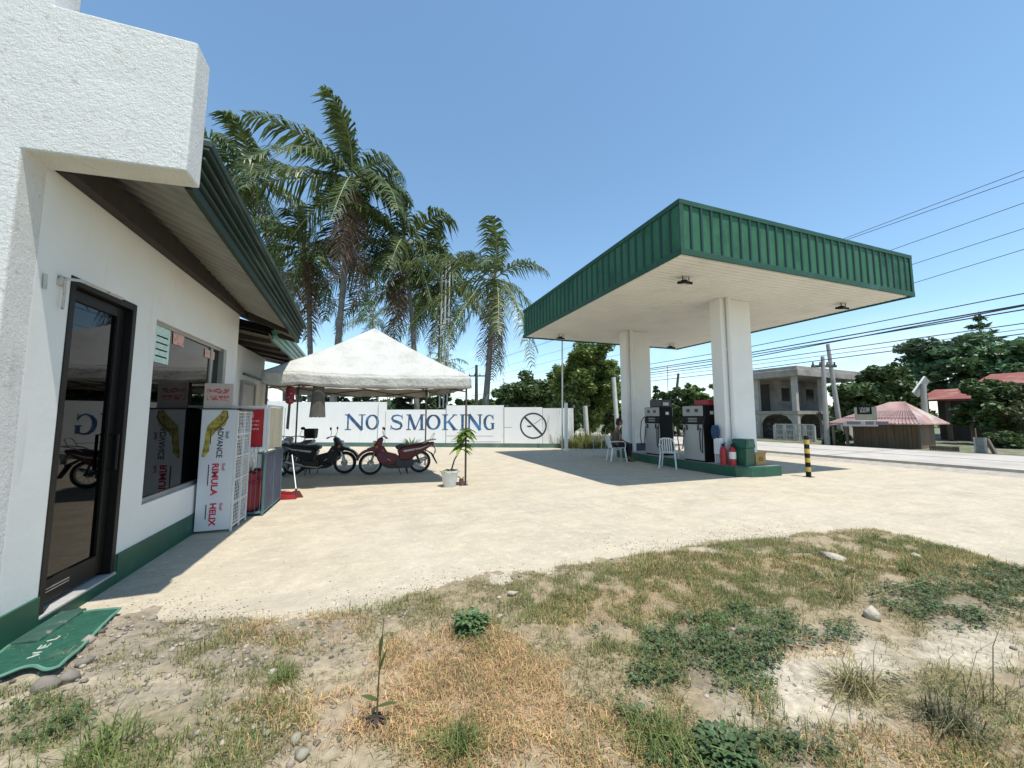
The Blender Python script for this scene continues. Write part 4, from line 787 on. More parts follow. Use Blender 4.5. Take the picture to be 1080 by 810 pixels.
# ------------------------------------------------------------------ fuel canopy
CZ=4.60; cxa,cxb,cya,cyb=5.46,13.12,5.53,13.74; FZ=CZ+1.055
cn=thing('fuel_canopy','flat fuel station canopy with green ribbed fascia on two white columns','canopy',(9.0,9.4,.25)); off=cn.location
MB().box(cxa+.06,cxb-.06,cya+.06,cyb-.06,CZ+.02,CZ+.10).out('soffit',mSOFF,cn,off)
# soffit boards
mb=MB(); n=58
for i in range(n):
    y=cya+.08+(cyb-cya-.16)*i/n; d=(cyb-cya-.16)/n; mb.prism([(cxa+.07,y+.016,CZ+.019),(cxa+.07,y+.020,CZ+.004),(cxa+.07,y+d-.008,CZ+.004),(cxa+.07,y+d-.004,CZ+.019)],(cxb-cxa-.14,0,0))
mb.out('soffit_boards',mSOFF,cn,off)
mb=MB(); 
for a in ((cxa,cxb,cya,cya+.05),(cxa,cxb,cyb-.05,cyb),(cxa,cxa+.05,cya+.05,cyb-.05),(cxb-.05,cxb,cya+.05,cyb-.05)): mb.box(*a,CZ,FZ)
fs=mb.out('fascia',mFASC,cn,off)
mb=MB()
for a in ((cxa-.03,cxb+.03,cya-.035,cya-.002),(cxa-.03,cxb+.03,cyb+.002,cyb+.035),(cxa-.035,cxa-.002,cya-.002,cyb+.002),(cxb+.002,cxb+.035,cya-.002,cyb+.002)):
    mb.box(*a,CZ-.03,CZ+.09); mb.box(*a,FZ-.07,FZ+.03)
mb.box(cxa-.03,cxa+.07,cya-.03,cya-.004,CZ+.09,FZ-.07); mb.box(cxb-.07,cxb+.03,cya-.03,cya-.004,CZ+.09,FZ-.07)
mb.out('fascia_trim',mDGREEN,fs,bevel=.006)
mb=MB(); nr=29
for i in range(1,nr): x=cxa+(cxb-cxa)*i/nr; mb.prism([(x-.035,cya-.001,CZ+.09),(x-.02,cya-.03,CZ+.09),(x+.02,cya-.03,CZ+.09),(x+.035,cya-.001,CZ+.09)],(0,0,FZ-CZ-.16)); 
for i in range(1,nr+2):
    y=cya+(cyb-cya)*i/(nr+2)
    for x0,s in ((cxa+.001,-1),(cxb-.001,1)): mb.prism([(x0,y-.035,CZ+.09),(x0+s*.03,y-.02,CZ+.09),(x0+s*.03,y+.02,CZ+.09),(x0,y+.035,CZ+.09)],(0,0,FZ-CZ-.16))
mb.out('fascia_ribs',M('deep_green_rib',(.008,.042,.028),.5,.15,3),fs)
for o in fs.children: o.location=(0,0,0); o.data.transform(Matrix.Translation(-V(off)))
MB().box(cxa+.06,cxb-.06,cya+.06,cyb-.06,FZ-.25,FZ-.2).out('roof_deck',mGALV,cn,off)
mCOLM=M('column_paint',(.72,.71,.68),.7,.04,1.5,col2=(.62,.60,.55),thr=(.55,.8),scale2=.8,bump=.1,bscale=20)
kx0,kx1=8.50,9.58; KY=[(7.36,7.70),(11.4,11.75)]
for i,(y0,y1) in enumerate(KY):
    c=MB().box(kx0,kx1,y0,y1,.2,CZ+.004).out('column',mCOLM,cn,off,bevel=.012)
    b=MB(); b.tube([(kx0+.21,y0-.068,.25),(kx0+.21,y0-.068,CZ+.0)],.065,12); b.box(kx0+.13,kx0+.29,y0-.02,y0+.0,1.4,1.46); b.box(kx0+.13,kx0+.29,y0-.02,y0+.0,3.2,3.26); b.out('downspout',mCOLM,c,off,smooth=True)
    b=MB(); b.box(kx0-.008,kx1+.008,y0-.008,y0-.001,.22,.52); b.box(kx0-.008,kx0-.001,y0-.001,y1+.008,.22,.52)
    if i==1: b.out('painted_foot',M('dark_blue_foot',(.02,.03,.07),.6,.2,5),c,off)
for lx,ly in ((6.48,6.49),(12.12,6.58),(6.61,12.83),(11.98,12.91)):
    l=MB(); l.tube([(lx-.09,ly-.03,CZ),(lx-.09,ly-.03,CZ-.10)],.012,6); l.tube([(lx+.09,ly-.03,CZ),(lx+.09,ly-.03,CZ-.10)],.012,6); l.obox((lx,ly,CZ-.14),(.26,.20,.06),Matrix.Rotation(R(14),3,'X')); l.obox((lx,ly+.02,CZ-.095),(.12,.10,.05)); lf=l.out('floodlight',mBLACK,cn,off,bevel=.008)
    lf2=MB().obox((lx,ly-.008,CZ-.176),(.22,.16,.006),Matrix.Rotation(R(14),3,'X')).out('lens',M('pale_lens',(.5,.5,.48),.2),lf); lf2.data.transform(Matrix.Translation(-V(off)))
# ------------------------------------------------------------------ pump island and things on it
IT=.25
ip=[(9.6,6.75),(9.0,6.74),(8.62,6.80),(8.33,7.0),(8.2,7.4),(8.2,9.9),(8.32,10.9),(8.42,12.0),(9.5,12.05),(9.6,11.8)]
isl=thing('pump_island','raised concrete pump island painted dark green along its kerb','kerb island',(8.7,9.5,0)); off=isl.location
MB().prism([(x,y,-.02) for x,y in ip],(0,0,IT+.02)).out('kerb',mGREEN,isl,off,bevel=.025)
c=V((8.9,9.4)); MB().prism([(c.x+(x-c.x)*.95,c.y+(y-c.y)*.985,IT-.01) for x,y in ip],(0,0,.014)).out('island_top',M('island_cement',(.33,.30,.27),.9,.2,3,col2=(.20,.2,.18),thr=(.5,.65)),isl,off)
def pump(label,loc,W,D,Hh,topper):
    """local: face toward -x; W along y, D along x"""
    t=thing('fuel_dispenser',label,'fuel dispenser',loc,0,group='fuel dispensers on the island')
    mPD=M('dark_pump_side',(.007,.007,.006),.6,.2,4,spec=.15); b=MB(); b.box(-D/2+.02,D/2-.02,-W/2,W/2,0,Hh); b.out('cabinet',mPD,t,bevel=.012)
    for s in (-1,1):
        x=s*(D/2-.018); x2=s*(D/2+.004)
        b=MB(); b.box(min(x,x2),max(x,x2),-W/2+.01,W/2-.01,.04,Hh*.66); b.out('lower_panel',M('pump_white_panel',(.36,.355,.33),.4,.06,3,col2=(.5,.48,.44),thr=(.58,.75)),t,bevel=.008)
        b=MB(); b.box(min(x,x2),max(x,x2),-W/2+.01,W/2-.01,Hh*.67,Hh*.80); ds=b.out('display_band',mBLACK,t,bevel=.005)
        b=MB(); x3=x2+s*.002; 
        for k in range(2): b.box(min(x2,x3),max(x2,x3),-W*.22,W*.22,Hh*.70+k*.07,Hh*.70+k*.07+.045)
        b.out('screen',M('dim_lcd',(.16,.18,.16),.2),ds)
        b=MB(); b.box(min(x,x2),max(x,x2),-W/2+.01,W/2-.01,Hh*.81,Hh-.01); up=b.out('upper_panel',M('pump_pale_panel',(.30,.30,.28),.4,.08,3),t,bevel=.008)
        for yy in (-W*.2,W*.2): MB().box(min(x2,x3),max(x2,x3),yy-.06,yy+.06,Hh*.88,Hh*.94).out('panel_marking',mDKM,up)
        for yy in (-W*.36,W*.36): MB().tube([(x2+s*.02,yy*.75,Hh*.62),(x2+s*.05,yy,Hh*.66)],.012,6).obox((x2+s*.02,yy*.75,Hh*.60),(.03,.03,.14)).out('nozzle',mDKM,t)
    for s in (-1,1):
        b=MB(); x=-D/2-.03; yy=s*(W/2+.03); b.tube([(x+.05,yy,Hh*.80),(x-.05,yy*1.1,Hh*.7),(x-.10,yy*1.12,Hh*.40),(x-.08,yy*1.02,Hh*.17),(x-.05,yy*.8,Hh*.22),(x-.02,yy*.7,Hh*.5),(x+.01,yy*.72,Hh*.6)],.014,7); b.out('hose',mRUB,t,smooth=True)
    if topper=='red':
        b=MB(); b.box(-D*.1,D/2-.03,-W/2+.02,W*.2,Hh,Hh+.16); b.out('red_topper',mRED,t,bevel=.02)
    else:
        b=MB(); b.box(-D*.3,D*.45,-W/2+.02,W*.3,Hh,Hh+.24); b.out('dark_topper',mDKM,t,bevel=.02)
        b=MB(); b.box(-D*.2,D*.2,-W/2-.002,W*.2,Hh+.05,Hh+.15); b.out('topper_panel',mGALV,t)
    b=MB(); b.box(-D*.05,D*.18,-W/2-.006,-W/2-.001,Hh*.84,Hh*.90); b.out('side_sticker',mWPL,t)
    return t
pump('white fronted fuel dispenser beside the front column with red topper',(8.56,8.22,IT),.72,.56,1.52,'red')
pump('white fronted fuel dispenser nearer the rear column with dark topper',(8.68,10.02,IT),.70,.54,1.52,'dark')
# trash bin
p=gp(779,490,IT); tb=thing('trash_bin','green litter bin with sloping swing lid beside red extinguisher','trash bin',(8.70,7.05,IT),R(8)); b=MB(); 
mBIN=M('green_bin_plastic',(.006,.075,.045),.4,.1,6); w0,w1=.165,.185
b.add([(-w0,-.15,0),(w0,-.15,0),(w0,.15,0),(-w0,.15,0),(-w1,-.17,.44),(w1,-.17,.44),(w1,.17,.44),(-w1,.17,.44)],[(3,2,1,0),(4,5,6,7),(0,1,5,4),(1,2,6,5),(2,3,7,6),(3,0,4,7)]); b.out('bin_body',mBIN,tb,bevel=.012)
b=MB(); b.prism([(-.20,-.185,.445),(.20,-.185,.445),(.155,-.185,.66),(-.155,-.185,.66)],(0,.37,0)); ld=b.out('lid',mBIN,tb,bevel=.014); MB().prism([(-.12,-.191,.48),(.12,-.191,.48),(.10,-.191,.61),(-.10,-.191,.61)],(0,.004,0)).out('swing_flap',M('green_flap',(.01,.12,.075),.35),ld)
# extinguishers
def ext(label,loc,colr,band):
    t=thing('fire_extinguisher',label,'fire extinguisher',loc,0,'fire extinguishers by the front column')
    b=MB(); b.lathe([(.0,0),(.075,0),(.08,.02),(.08,.36),(.065,.42),(.03,.45),(.03,.47)],n=18); b.out('tank',colr,t,smooth=True); b=MB(); b.lathe([(.0815,.17),(.0815,.34)],n=18,cap=False); b.out('label_band',band,t,smooth=True)
    b=MB(); b.lathe([(.025,.47),(.03,.49),(.02,.52)],n=10); b.beam((-.03,0,.52),(.09,0,.55),.03,.015); b.beam((-.03,0,.50),(.09,0,.50),.03,.012); b.tube([(.03,0,.50),(.09,.03,.44),(.10,.03,.2),(.09,.02,.08)],.012,6); b.out('valve_and_hose',mBLACK,t)
ext('red fire extinguisher with white label band next to green bin',(8.41,7.13,IT),mRED,mWPL); ext('red extinguisher without label, behind the labelled one',(8.33,7.32,IT),mRED,mRED)
# carton
q=V((9.20,7.10,IT)); cb=thing('carton','open brown yellow cardboard carton on the island end','carton',q,R(-6)); b=MB(); b.box(-.155,.155,-.12,.12,0,.27); mCB=M('cardboard',(.40,.27,.10),.85,.1,5); b.out('box_body',mCB,cb,bevel=.004); b=MB(); b.box(-.07,.07,-.1225,-.1205,.10,.21); b.out('print_mark',M('carton_print',(.25,.14,.03),.8,.4,40),cb); b=MB(); b.prism([(-.155,-.12,.271),(.155,-.12,.271),(.15,-.17,.33),(-.15,-.17,.33)],(0,.004,.002)); b.prism([(-.15,.12,.271),(.15,.12,.271),(.15,.19,.31),(-.15,.19,.31)],(0,.004,.002)); b.out('flap',mCB,cb)
# box on the column and blue cloth
mb=MB(); a=(7.86,7.09); 
bx_=thing('meter_cabinet','small pale cabinet with legs against the left face of the front column','cabinet',(8.42,7.53,IT)); MB().box(-.06,.06,-.10,.10,.25,.66).out('cabinet_body',mWHITE,bx_,bevel=.008); b=MB()
for x in (-.04,.04):
    for y in (-.08,.08): b.box(x-.010,x+.010,y-.010,y+.010,0,.25)
b.out('leg',mWHITE,bx_)
b=MB(); P=[]
for j in range(8):
    for i in range(16): an=2*math.pi*i/16; rr=.075*(.6+.5*math.sin(j/7*2.6+.3))*(1+.2*math.sin(i*3)); P.append((math.cos(an)*rr,math.sin(an)*rr*1.2,-.05*j))
b.add(P,[(j*16+i,j*16+(i+1)%16,(j+1)*16+(i+1)%16,(j+1)*16+i) for j in range(7) for i in range(16)]+[tuple(range(16)),tuple(range(112,128))]); o=b.out('hanging_rag',M('blue_rag',(.03,.06,.13),.9,.3,10),smooth=True); o.location=(8.40,7.60,1.24); tag(o,'blue rag hanging on the downspout side of the front column','rag')
# bollard
p=gp(853,503); bo=thing('bollard','yellow and black striped steel bollard at the edge of the canopy shade','bollard',(p.x,p.y,0)); mYEL=M('yellow_paint',(.50,.36,.05),.5,.15,8)
MB().lathe([(.055,0),(.055,.98),(.04,1.0)],n=16).out('post',mBLACK,bo,smooth=True)
for k in range(4): MB().lathe([(.0565,.13+.22*k),(.0565,.24+.22*k)],n=16,cap=False).out('yellow_stripe',mYEL,bo,smooth=True)
MB().box(-.09,.09,-.09,.09,-.01,.012).out('base_plate',mDKM,bo)
# ------------------------------------------------------------------ chairs
def chair(label,loc,rz,mat=None):
    """local +x is the sitter's forward"""
    mat=mat or mWPL; t=thing('plastic_chair',label,'chair',loc,rz,'white plastic chairs by the pump island')
    b=MB(); b.prism([(-.20,-.20,.425),(.23,-.22,.44),(.23,.22,.44),(-.20,.20,.425)],(0,0,.022)); b.out('seat',mat,t,bevel=.01)
    for x,y,xx,yy in ((.22,-.20,.27,-.25),(.22,.20,.27,.25),(-.18,-.19,-.26,-.23),(-.18,.19,-.26,.23)):
        MB().add([(x-.02,y-.02,.44),(x+.02,y-.02,.44),(x+.02,y+.02,.44),(x-.02,y+.02,.44),(xx-.018,yy-.018,0),(xx+.018,yy-.018,0),(xx+.018,yy+.018,0),(xx-.018,yy+.018,0)],[(0,1,2,3),(7,6,5,4),(0,4,5,1),(1,5,6,2),(2,6,7,3),(3,7,4,0)]).out('leg',mat,t)
    b=MB(); 
    for s in (-1,1): b.tube([(-.20,s*.19,.44),(-.26,s*.20,.65),(-.30,s*.17,.82)],.018,6)
    b.tube([(-.30,-.17,.82),(-.315,-.08,.855),(-.315,.08,.855),(-.30,.17,.82)],.022,6)
    for k in range(5): y=-.12+.06*k; b.beam((-.205,y,.44),(-.31,y*.95,.84),.035,.01,(1,0,0))
    b.out('backrest',mat,t)
    for s in (-1,1): MB().tube([(-.26,s*.205,.64),(-.1,s*.245,.66),(.18,s*.25,.65),(.24,s*.24,.60),(.235,s*.215,.44)],.018,6).out('armrest',mat,t,smooth=True)
    return t
pc=gp(706,493.5); chair('empty white plastic chair beside the front dispenser',(pc.x,pc.y,0),R(38))
pp=gp(650,486.3); PR=R(-16); chair('white plastic chair with a person sitting in it',(pp.x,pp.y,0),PR)
# thin legged table further back
pb=gp(637,482); tt=thing('side_table','small thin legged table in shade beside the seated person','table',(pb.x,pb.y,0)); b=MB(); b.box(-.3,.3,-.3,.3,.70,.72); b.out('table_top',M('grey_table_top',(.33,.33,.30),.6),tt)
for x in (-.27,.27):
    for y in (-.27,.27): MB().tube([(x,y,0),(x,y,.70)],.014,6).out('leg',mGALV,tt,smooth=True)
# ------------------------------------------------------------------ seated person
pe=thing('person','person in dark clothes seated on a white plastic chair, leaning forward','person',(pp.x,pp.y,0),PR)
def skin(name,verts,edges,rad,mat,parent,sub=2,roots=(0,)):
    me=bpy.data.meshes.new(name); me.from_pydata([V(v) for v in verts],edges,[]); o=bpy.data.objects.new(name,me); COL.objects.link(o); o.parent=parent
    md=o.modifiers.new('skin','SKIN'); sv=me.skin_vertices[0].data
    for i,r_ in enumerate(rad): sv[i].radius=(r_,r_) if not isinstance(r_,tuple) else r_; sv[i].use_root=(i in roots)
    md.use_smooth_shade=True; md.branch_smoothing=.4; s=o.modifiers.new('sub','SUBSURF'); s.levels=sub; s.render_levels=sub; me.materials.append(mat); return o
mSK=M('tan_skin',(.22,.12,.075),.55,.08,10)
vs=[(-.04,0,.53),(-.03,0,.66),(.0,0,.82),(.04,0,.97),(.07,0,1.06),(.09,0,1.13),(.115,0,1.20)]; ed=[(i,i+1) for i in range(6)]; ra=[.13,.125,.13,.125,.075,.052,.06]
def chain(st_i,pts,rs):
    k=st_i
    for p_,r_ in zip(pts,rs): vs.append(p_); ra.append(r_); ed.append((k,len(vs)-1)); k=len(vs)-1
    return k
hands=[]
for s in (-1,1):
    chain(0,[(.06,s*.09,.52),(.22,s*.11,.53),(.40,s*.12,.53),(.43,s*.12,.40),(.42,s*.12,.24),(.40,s*.12,.10),(.42,s*.12,.06),(.50,s*.125,.035)],[.095,.085,.062,.056,.052,.038,.04,.032])
    k=chain(3,[(.04,s*.13,1.0),(.05,s*.18,.98),(.08,s*.20,.84),(.11,s*.20,.73),(.22,s*.14,.66),(.33,s*.08,.62),(.38,s*.07,.605)],[.07,.055,.045,.038,.034,.025,.026]); hands.append((k,s))
    for j,(dy,L_) in enumerate(((-.028,.065),(-.01,.075),(.01,.07),(.028,.055))):
        b0=(.41,s*.07+dy,.60); chain(k,[(.415,s*.07+dy,.60),(.415+L_*.5,s*.07+dy*1.1,.59),(.415+L_*.85,s*.07+dy*1.1,.57)],[.009,.0085,.007])
    chain(k,[(.385,s*.07-s*.035,.61),(.42,s*.07-s*.05,.60)],[.009,.008])
body=skin('body',vs,ed,ra,mSK,pe)
hd=MB(); hd.ball((.15,0,1.29),(.095,.075,.12),16,12,Matrix.Rotation(R(14),3,'Y')); hd.ball((.165,0,1.225),(.06,.055,.05),12,8)
hd.prism([(.235,-.014,1.265),(.262,0,1.258),(.235,.014,1.265),(.238,0,1.31)],(0,0,-.006)); 
for s in (-1,1): hd.ball((.145,s*.077,1.28),(.02,.012,.032),8,6)
hd.ball((.236,0,1.226),(.012,.026,.008),8,6)
hd.out('head',mSK,pe,smooth=True)
b=MB()
for s in (-1,1): b.ball((.232,s*.03,1.297),(.010,.014,.008),8,6)
b.out('eyes',mBLACK,pe,smooth=True)
b=MB(); b.ball((.125,0,1.325),(.105,.084,.105),14,10,Matrix.Rotation(R(-14),3,'Y')); b.ball((.07,0,1.26),(.06,.07,.09),12,8); b.out('hair',M('black_hair',(.012,.01,.009),.6,.2,30),pe,smooth=True)
vs2=[vs[i] for i in (0,1,2,3,4)]; e2_=[(0,1),(1,2),(2,3),(3,4)]; r2_=[.142,.138,.143,.138,.085]
for s in (-1,1):
    n0=len(vs2); vs2+=[(.04,s*.13,1.0),(.05,s*.18,.98),(.07,s*.195,.88)]; r2_+=[.08,.066,.056]; e2_+=[(3,n0),(n0,n0+1),(n0+1,n0+2)]
skin('shirt',vs2,e2_,r2_,M('brown_shirt',(.10,.07,.06),.85,.15,6),pe)
vs3=[(-.04,0,.55),(-.03,0,.50)];r3=[.135,.14];e3=[(0,1)]
for s in (-1,1):
    n0=len(vs3); vs3+=[(.06,s*.09,.52),(.22,s*.11,.53),(.40,s*.12,.53),(.43,s*.12,.40),(.42,s*.12,.24),(.40,s*.12,.13)]; r3+=[.105,.095,.074,.068,.064,.055]; e3+=[(0,n0)]+[(n0+i,n0+i+1) for i in range(5)]
skin('trousers',vs3,e3,r3,M('black_trousers',(.018,.018,.022),.9,.2,8),pe)
b=MB()
for s in (-1,1): b.prism([(.36,s*.12-.045,0),(.58,s*.125-.045,0),(.58,s*.125+.045,0),(.36,s*.12+.045,0)],(0,0,.022)); b.tube([(.47,s*.12-.045,.02),(.48,s*.12,.075),(.47,s*.12+.045,.02)],.01,6)
b.out('sandals',mBLACK,pe)
# ------------------------------------------------------------------ palms
mPF=M('palm_frond',(.085,.125,.035),.38,.25,1,island=.5,trans=.32); mPD=M('dead_frond',(.19,.125,.08),.9,.25,2,island=.4,trans=.15); mRA=M('frond_rib',(.22,.22,.09),.6,.2,3); mTRK=M('palm_trunk',(.17,.16,.145),.9,.25,2,bump=.6,bscale=9,stretch=(1,1,3),bdist=.03)
mNUT=M('coconut_green',(.12,.13,.03),.5,.3,4)
WIND=np.array([-.9,-.2,.05])
def frond(rng,o,az,el,L,wind,nl,droop,lw=1.0):
    droop=(droop+.05)*rng.uniform(.75,1.35)
    t=np.linspace(0,1,15); h=np.array([np.cos(az),np.sin(az),0]); 
    d0=h*np.cos(el)+np.array([0,0,np.sin(el)])
    c=o+d0*(L*t)[:,None]-np.array([0,0,1.])*(L*droop*t**2.2)[:,None]+WIND*wind*(L*t**2)[:,None]
    tan=np.gradient(c,axis=0); tan/=np.linalg.norm(tan,axis=1)[:,None]
    rb=[tuple(x) for x in c[::2]]
    tl=np.repeat(np.linspace(.10,.995,nl),2); sg=np.tile([1,-1],nl)
    idx=tl*14; i0=np.clip(np.floor(idx).astype(int),0,13); fr=(idx-i0)[:,None]
    p=c[i0]*(1-fr)+c[i0+1]*fr; T=tan[i0]*(1-fr)+tan[i0+1]*fr
    up=np.array([0,0,1.]); S=np.cross(T,up); n_=np.linalg.norm(S,axis=1)[:,None]; S=np.where(n_>.15,S/np.maximum(n_,1e-3),np.cross(np.tile(h,(len(T),1)),up)); 
    tw=rng.normal(0,.35); U=np.cross(S,T)
    S=S*np.cos(tw)+U*np.sin(tw)
    ll=L*.25*np.sin(np.pi*np.clip(.14+tl*.82,0,1))**.6*rng.uniform(.62,1.2,len(tl))*(rng.random(len(tl))>.06)
    D=S*sg[:,None]*.80+T*.55+U*.12+rng.normal(0,.14,(len(tl),3))
    D/=np.linalg.norm(D,axis=1)[:,None]; wv=WIND*wind*.9
    m=p+D*(ll*.5)[:,None]-up*(ll*.10)[:,None]+wv*(ll*.25)[:,None]; e=p+D*(ll*.86)[:,None]-up*(ll*(.48+.2*rng.random(len(tl))))[:,None]+wv*(ll*.8)[:,None]
    W=T*(L*.0098*lw); n=len(tl)
    VV=np.stack([p-W*.7,p+W*.7,m+W,m-W,e+W*.12,e-W*.12],1).reshape(-1,3); b0=np.arange(n)[:,None]*6
    return rb,VV,np.concatenate([b0+np.array([0,1,2,3]),b0+np.array([3,2,4,5])])
PN=[0]
def palm(label,crown,base,L,nf=24,wind=.22,dead=6,nl=60,seed=1,r=.17,group='coconut palms behind the wall',nuts=8,lo=-.75):
    rng=np.random.default_rng(seed); random.seed(seed)
    t=thing('coconut_palm',label,'palm tree',(base[0],base[1],0),0,group); off=np.array([base[0],base[1],0.]); C=np.array(crown)-off
    # trunk
    k=14; pts=[];rs=[]
    for i in range(k+1):
        s=i/k; bend=math.sin(math.pi*s*.9)*.25; pts.append((C[0]*s**1.4+bend*.3,C[1]*s**1.4,C[2]*s-.1*(s==1))); rs.append(r*(1.25-.55*s+(.35 if i==0 else 0)))
    MB().tube(pts,rs,12).out('trunk',mTRK,t,smooth=True)
    VS=[];FS=[];k0=0; rib=MB()
    for i in range(nf):
        az=2*math.pi*(i*.381966)+rng.normal(0,.15); q=(i+.5)/nf; el=R(84)*(1-q**.85)+lo*q**.85+rng.normal(0,.17)
        l=L*rng.uniform(.8,1.12)*(.8+.2*math.sin(q*math.pi))
        rb,a,f=frond(rng,C,az,el,l,wind*(1.15-.8*q),nl,.20+.42*math.cos(el)*rng.uniform(.7,1.2),1)
        rib.tube(rb,[.045*L/4.5*(1-.85*j/(len(rb)-1)) for j in range(len(rb))],5); VS.append(a); FS.append(f+k0); k0+=len(a)
    npmesh('crown',np.concatenate(VS),np.concatenate(FS),mPF,t); rib.out('frond_ribs',mRA,t,smooth=True)
    if dead:
        VS=[];FS=[];k0=0
        for i in range(dead):
            az=rng.uniform(0,6.28); rb,a,f=frond(rng,C-np.array([0,0,.2]),az,R(-80)+rng.normal(0,.10),L*rng.uniform(.65,1.1),.02,int(nl*.7),.10,.9); VS.append(a);FS.append(f+k0);k0+=len(a)
        npmesh('dead_fronds',np.concatenate(VS),np.concatenate(FS),mPD,t)
    if nuts:
        b=MB()
        for i in range(nuts): a=rng.uniform(0,6.28); b.ball(C+np.array([.2*math.cos(a),.2*math.sin(a),-.3-rng.random()*.2]),(.12,.12,.15),8,6)
        b.out('coconuts',mNUT,t,smooth=True)
    return t
def palm_px(label,cx_,cy_,bx,d,Lpx,**k):
    c=far(cx_,cy_,d); b=far(bx,446,d); L=Lpx/400*d*1.0; return palm(label,tuple(c),(b.x,b.y),L,**k)
palm_px('tallest coconut palm behind the tent with skirt of dead brown fronds',371,190,349,24,114,nf=18,dead=6,seed=104,wind=.30,r=.19,nl=66)
palm_px('coconut palm rising behind the office eave, second in height',262,188,318,27,104,nf=19,dead=2,seed=8,wind=.22)
palm_px('low coconut palm between office roof and tallest palm',322,262,327,26,88,nf=18,dead=4,seed=12,wind=.15)
palm_px('bushy coconut palm just right of the tallest palm',426,258,440,27,100,nf=20,dead=3,seed=17,wind=.2)
palm_px('coconut palm standing directly behind the three bare steel bars',464,296,462,30,78,nf=17,dead=3,seed=25,wind=.25)
palm_px('separate leaning coconut palm with dead fronds near the canopy corner',522,294,510,23,94,nf=17,dead=4,seed=31,wind=.2,nl=48,r=.18,lo=-1.0)
palm_px('small distant coconut palm showing between trunks above the tent',393,338,398,48,38,nf=16,dead=2,seed=41,nl=26)
palm_px('short distant coconut palm low above right tent slope',470,382,470,55,34,nf=16,dead=2,seed=44,nl=24)
palm_px('coconut palm crown partly hidden by the rear eave',296,300,300,33,60,nf=20,dead=3,seed=47,nl=34)
palm_px('slim coconut palm behind the tent peak on the right',438,318,432,38,44,nf=18,dead=4,seed=52,nl=30)
palm_px('coconut palm glimpsed over the white parapet at upper left',72,28,60,14,34,nf=18,dead=0,seed=55,nl=34,nuts=0)
# ------------------------------------------------------------------ broadleaf trees
mBK=M('tree_bark',(.13,.11,.09),.9,.25,3,bump=.5,bscale=14)
def tree(name,label,loc,Hh,rad,mat,seed=1,nc=40,nl=9000,ls=.16,trunk=.35,r=.14,flat=.8,cat='tree',group=None,layer=False,low=.0,limbs=7,fill=.45):
    rng=np.random.default_rng(seed); random.seed(seed); t=thing(name,label,cat,loc,0,group)
    cz=Hh*(trunk+1)/2; rz_=Hh*(1-trunk)/2
    # clump centres inside an uneven ellipsoid
    C=[];S=[]
    nc=int(nc*1.5)
    while len(C)<nc:
        d=rng.normal(0,1,3); d/=np.linalg.norm(d); q=rng.random()**fill
        p=d*q*np.array([rad,rad*flat,rz_]); 
        if layer: p[2]=round(p[2]/(rz_*.33))*rz_*.33+rng.normal(0,.08)
        p*=rng.uniform(.75,1.12); C.append(p+np.array([0,0,cz])); S.append(rad*rng.uniform(.11,.27))
    C=np.array(C);S=np.array(S)
    MBt=MB(); top=V((rng.normal(0,.15),rng.normal(0,.15),Hh*max(trunk,.15)+rz_*.35)); MBt.tube([(0,0,-.1),(rng.normal(0,.05),0,Hh*trunk*.5),top],[r*1.35,r,r*.6],9)
    for i in range(limbs):
        c=V(C[rng.integers(len(C))]); s=V((0,0,0)).lerp(top,rng.uniform(.55,1)); m=s.lerp(c,.5)+V((0,0,rng.uniform(-.1,.3))); MBt.tube([s,m,c],[r*.5,r*.32,r*.12],6)
    MBt.out('trunk',mBK,t,smooth=True)
    w=S**2/np.sum(S**2); ci=rng.choice(len(C),nl,p=w); d=rng.normal(0,1,(nl,3)); d/=np.linalg.norm(d,axis=1)[:,None]; q=rng.random(nl)**.5
    sq=np.array([1,1,.38 if layer else .78])
    p=C[ci]+d*(q*S[ci])[:,None]*sq; p[:,2]=np.maximum(p[:,2],low+.05+.3*rng.random(nl))
    a=rng.normal(0,1,(nl,3)); a[:,2]*=.5; a/=np.linalg.norm(a,axis=1)[:,None]; n_=rng.normal(0,1,(nl,3))+np.array([0,0,1.0])+d*.6; b=np.cross(a,n_); b/=np.maximum(np.linalg.norm(b,axis=1),1e-3)[:,None]
    L_=ls*rng.uniform(.6,1.3,nl); 
    VV=np.stack([p-a*L_[:,None],p+b*(L_*.48)[:,None],p+a*L_[:,None],p-b*(L_*.48)[:,None]],1).reshape(-1,3); F=np.arange(nl*4).reshape(-1,4)
    npmesh('crown',VV,F,mat,t); return t
mF1=M('foliage_yellow_green',(.14,.20,.045),.55,.3,.5,island=.4,trans=.28); mF2=M('foliage_dark_green',(.075,.122,.036),.55,.3,.5,island=.4,trans=.2); mF3=M('foliage_mid_green',(.075,.12,.035),.55,.3,.5,island=.4,trans=.25); mF4=M('foliage_blue_green',(.085,.16,.066),.45,.3,.5,island=.4,trans=.22); mF5=M('foliage_olive',(.10,.115,.045),.6,.3,.5,island=.4,trans=.25)
def tpx(name,label,px,top,bot,wpx,d,mat,**k):
    b=far(px,440,d); H_=far(px,top,d).z-min(0,0); rad=wpx/2/400*d; return tree(name,label,(b.x,b.y,-.1),H_,rad,mat,**k)
tpx('broadleaf_tree','tall yellow green tree standing between the wall end and rear column',620,357,470,92,24,mF1,seed=5,nc=90,nl=52000,ls=.12,trunk=.16,group='trees behind the wall',fill=.6)
tpx('broadleaf_tree','slender dark tree growing against the stained wall end',603,395,470,24,19.0,mF2,seed=6,nc=24,nl=9000,ls=.09,trunk=.02,flat=.8,low=0,r=.10,group='trees behind the wall')
tpx('broadleaf_tree','dark rounded tree behind the prohibition sign',568,396,470,84,42,mF2,seed=7,nc=54,nl=16000,ls=.24,trunk=.2,group='trees behind the wall')
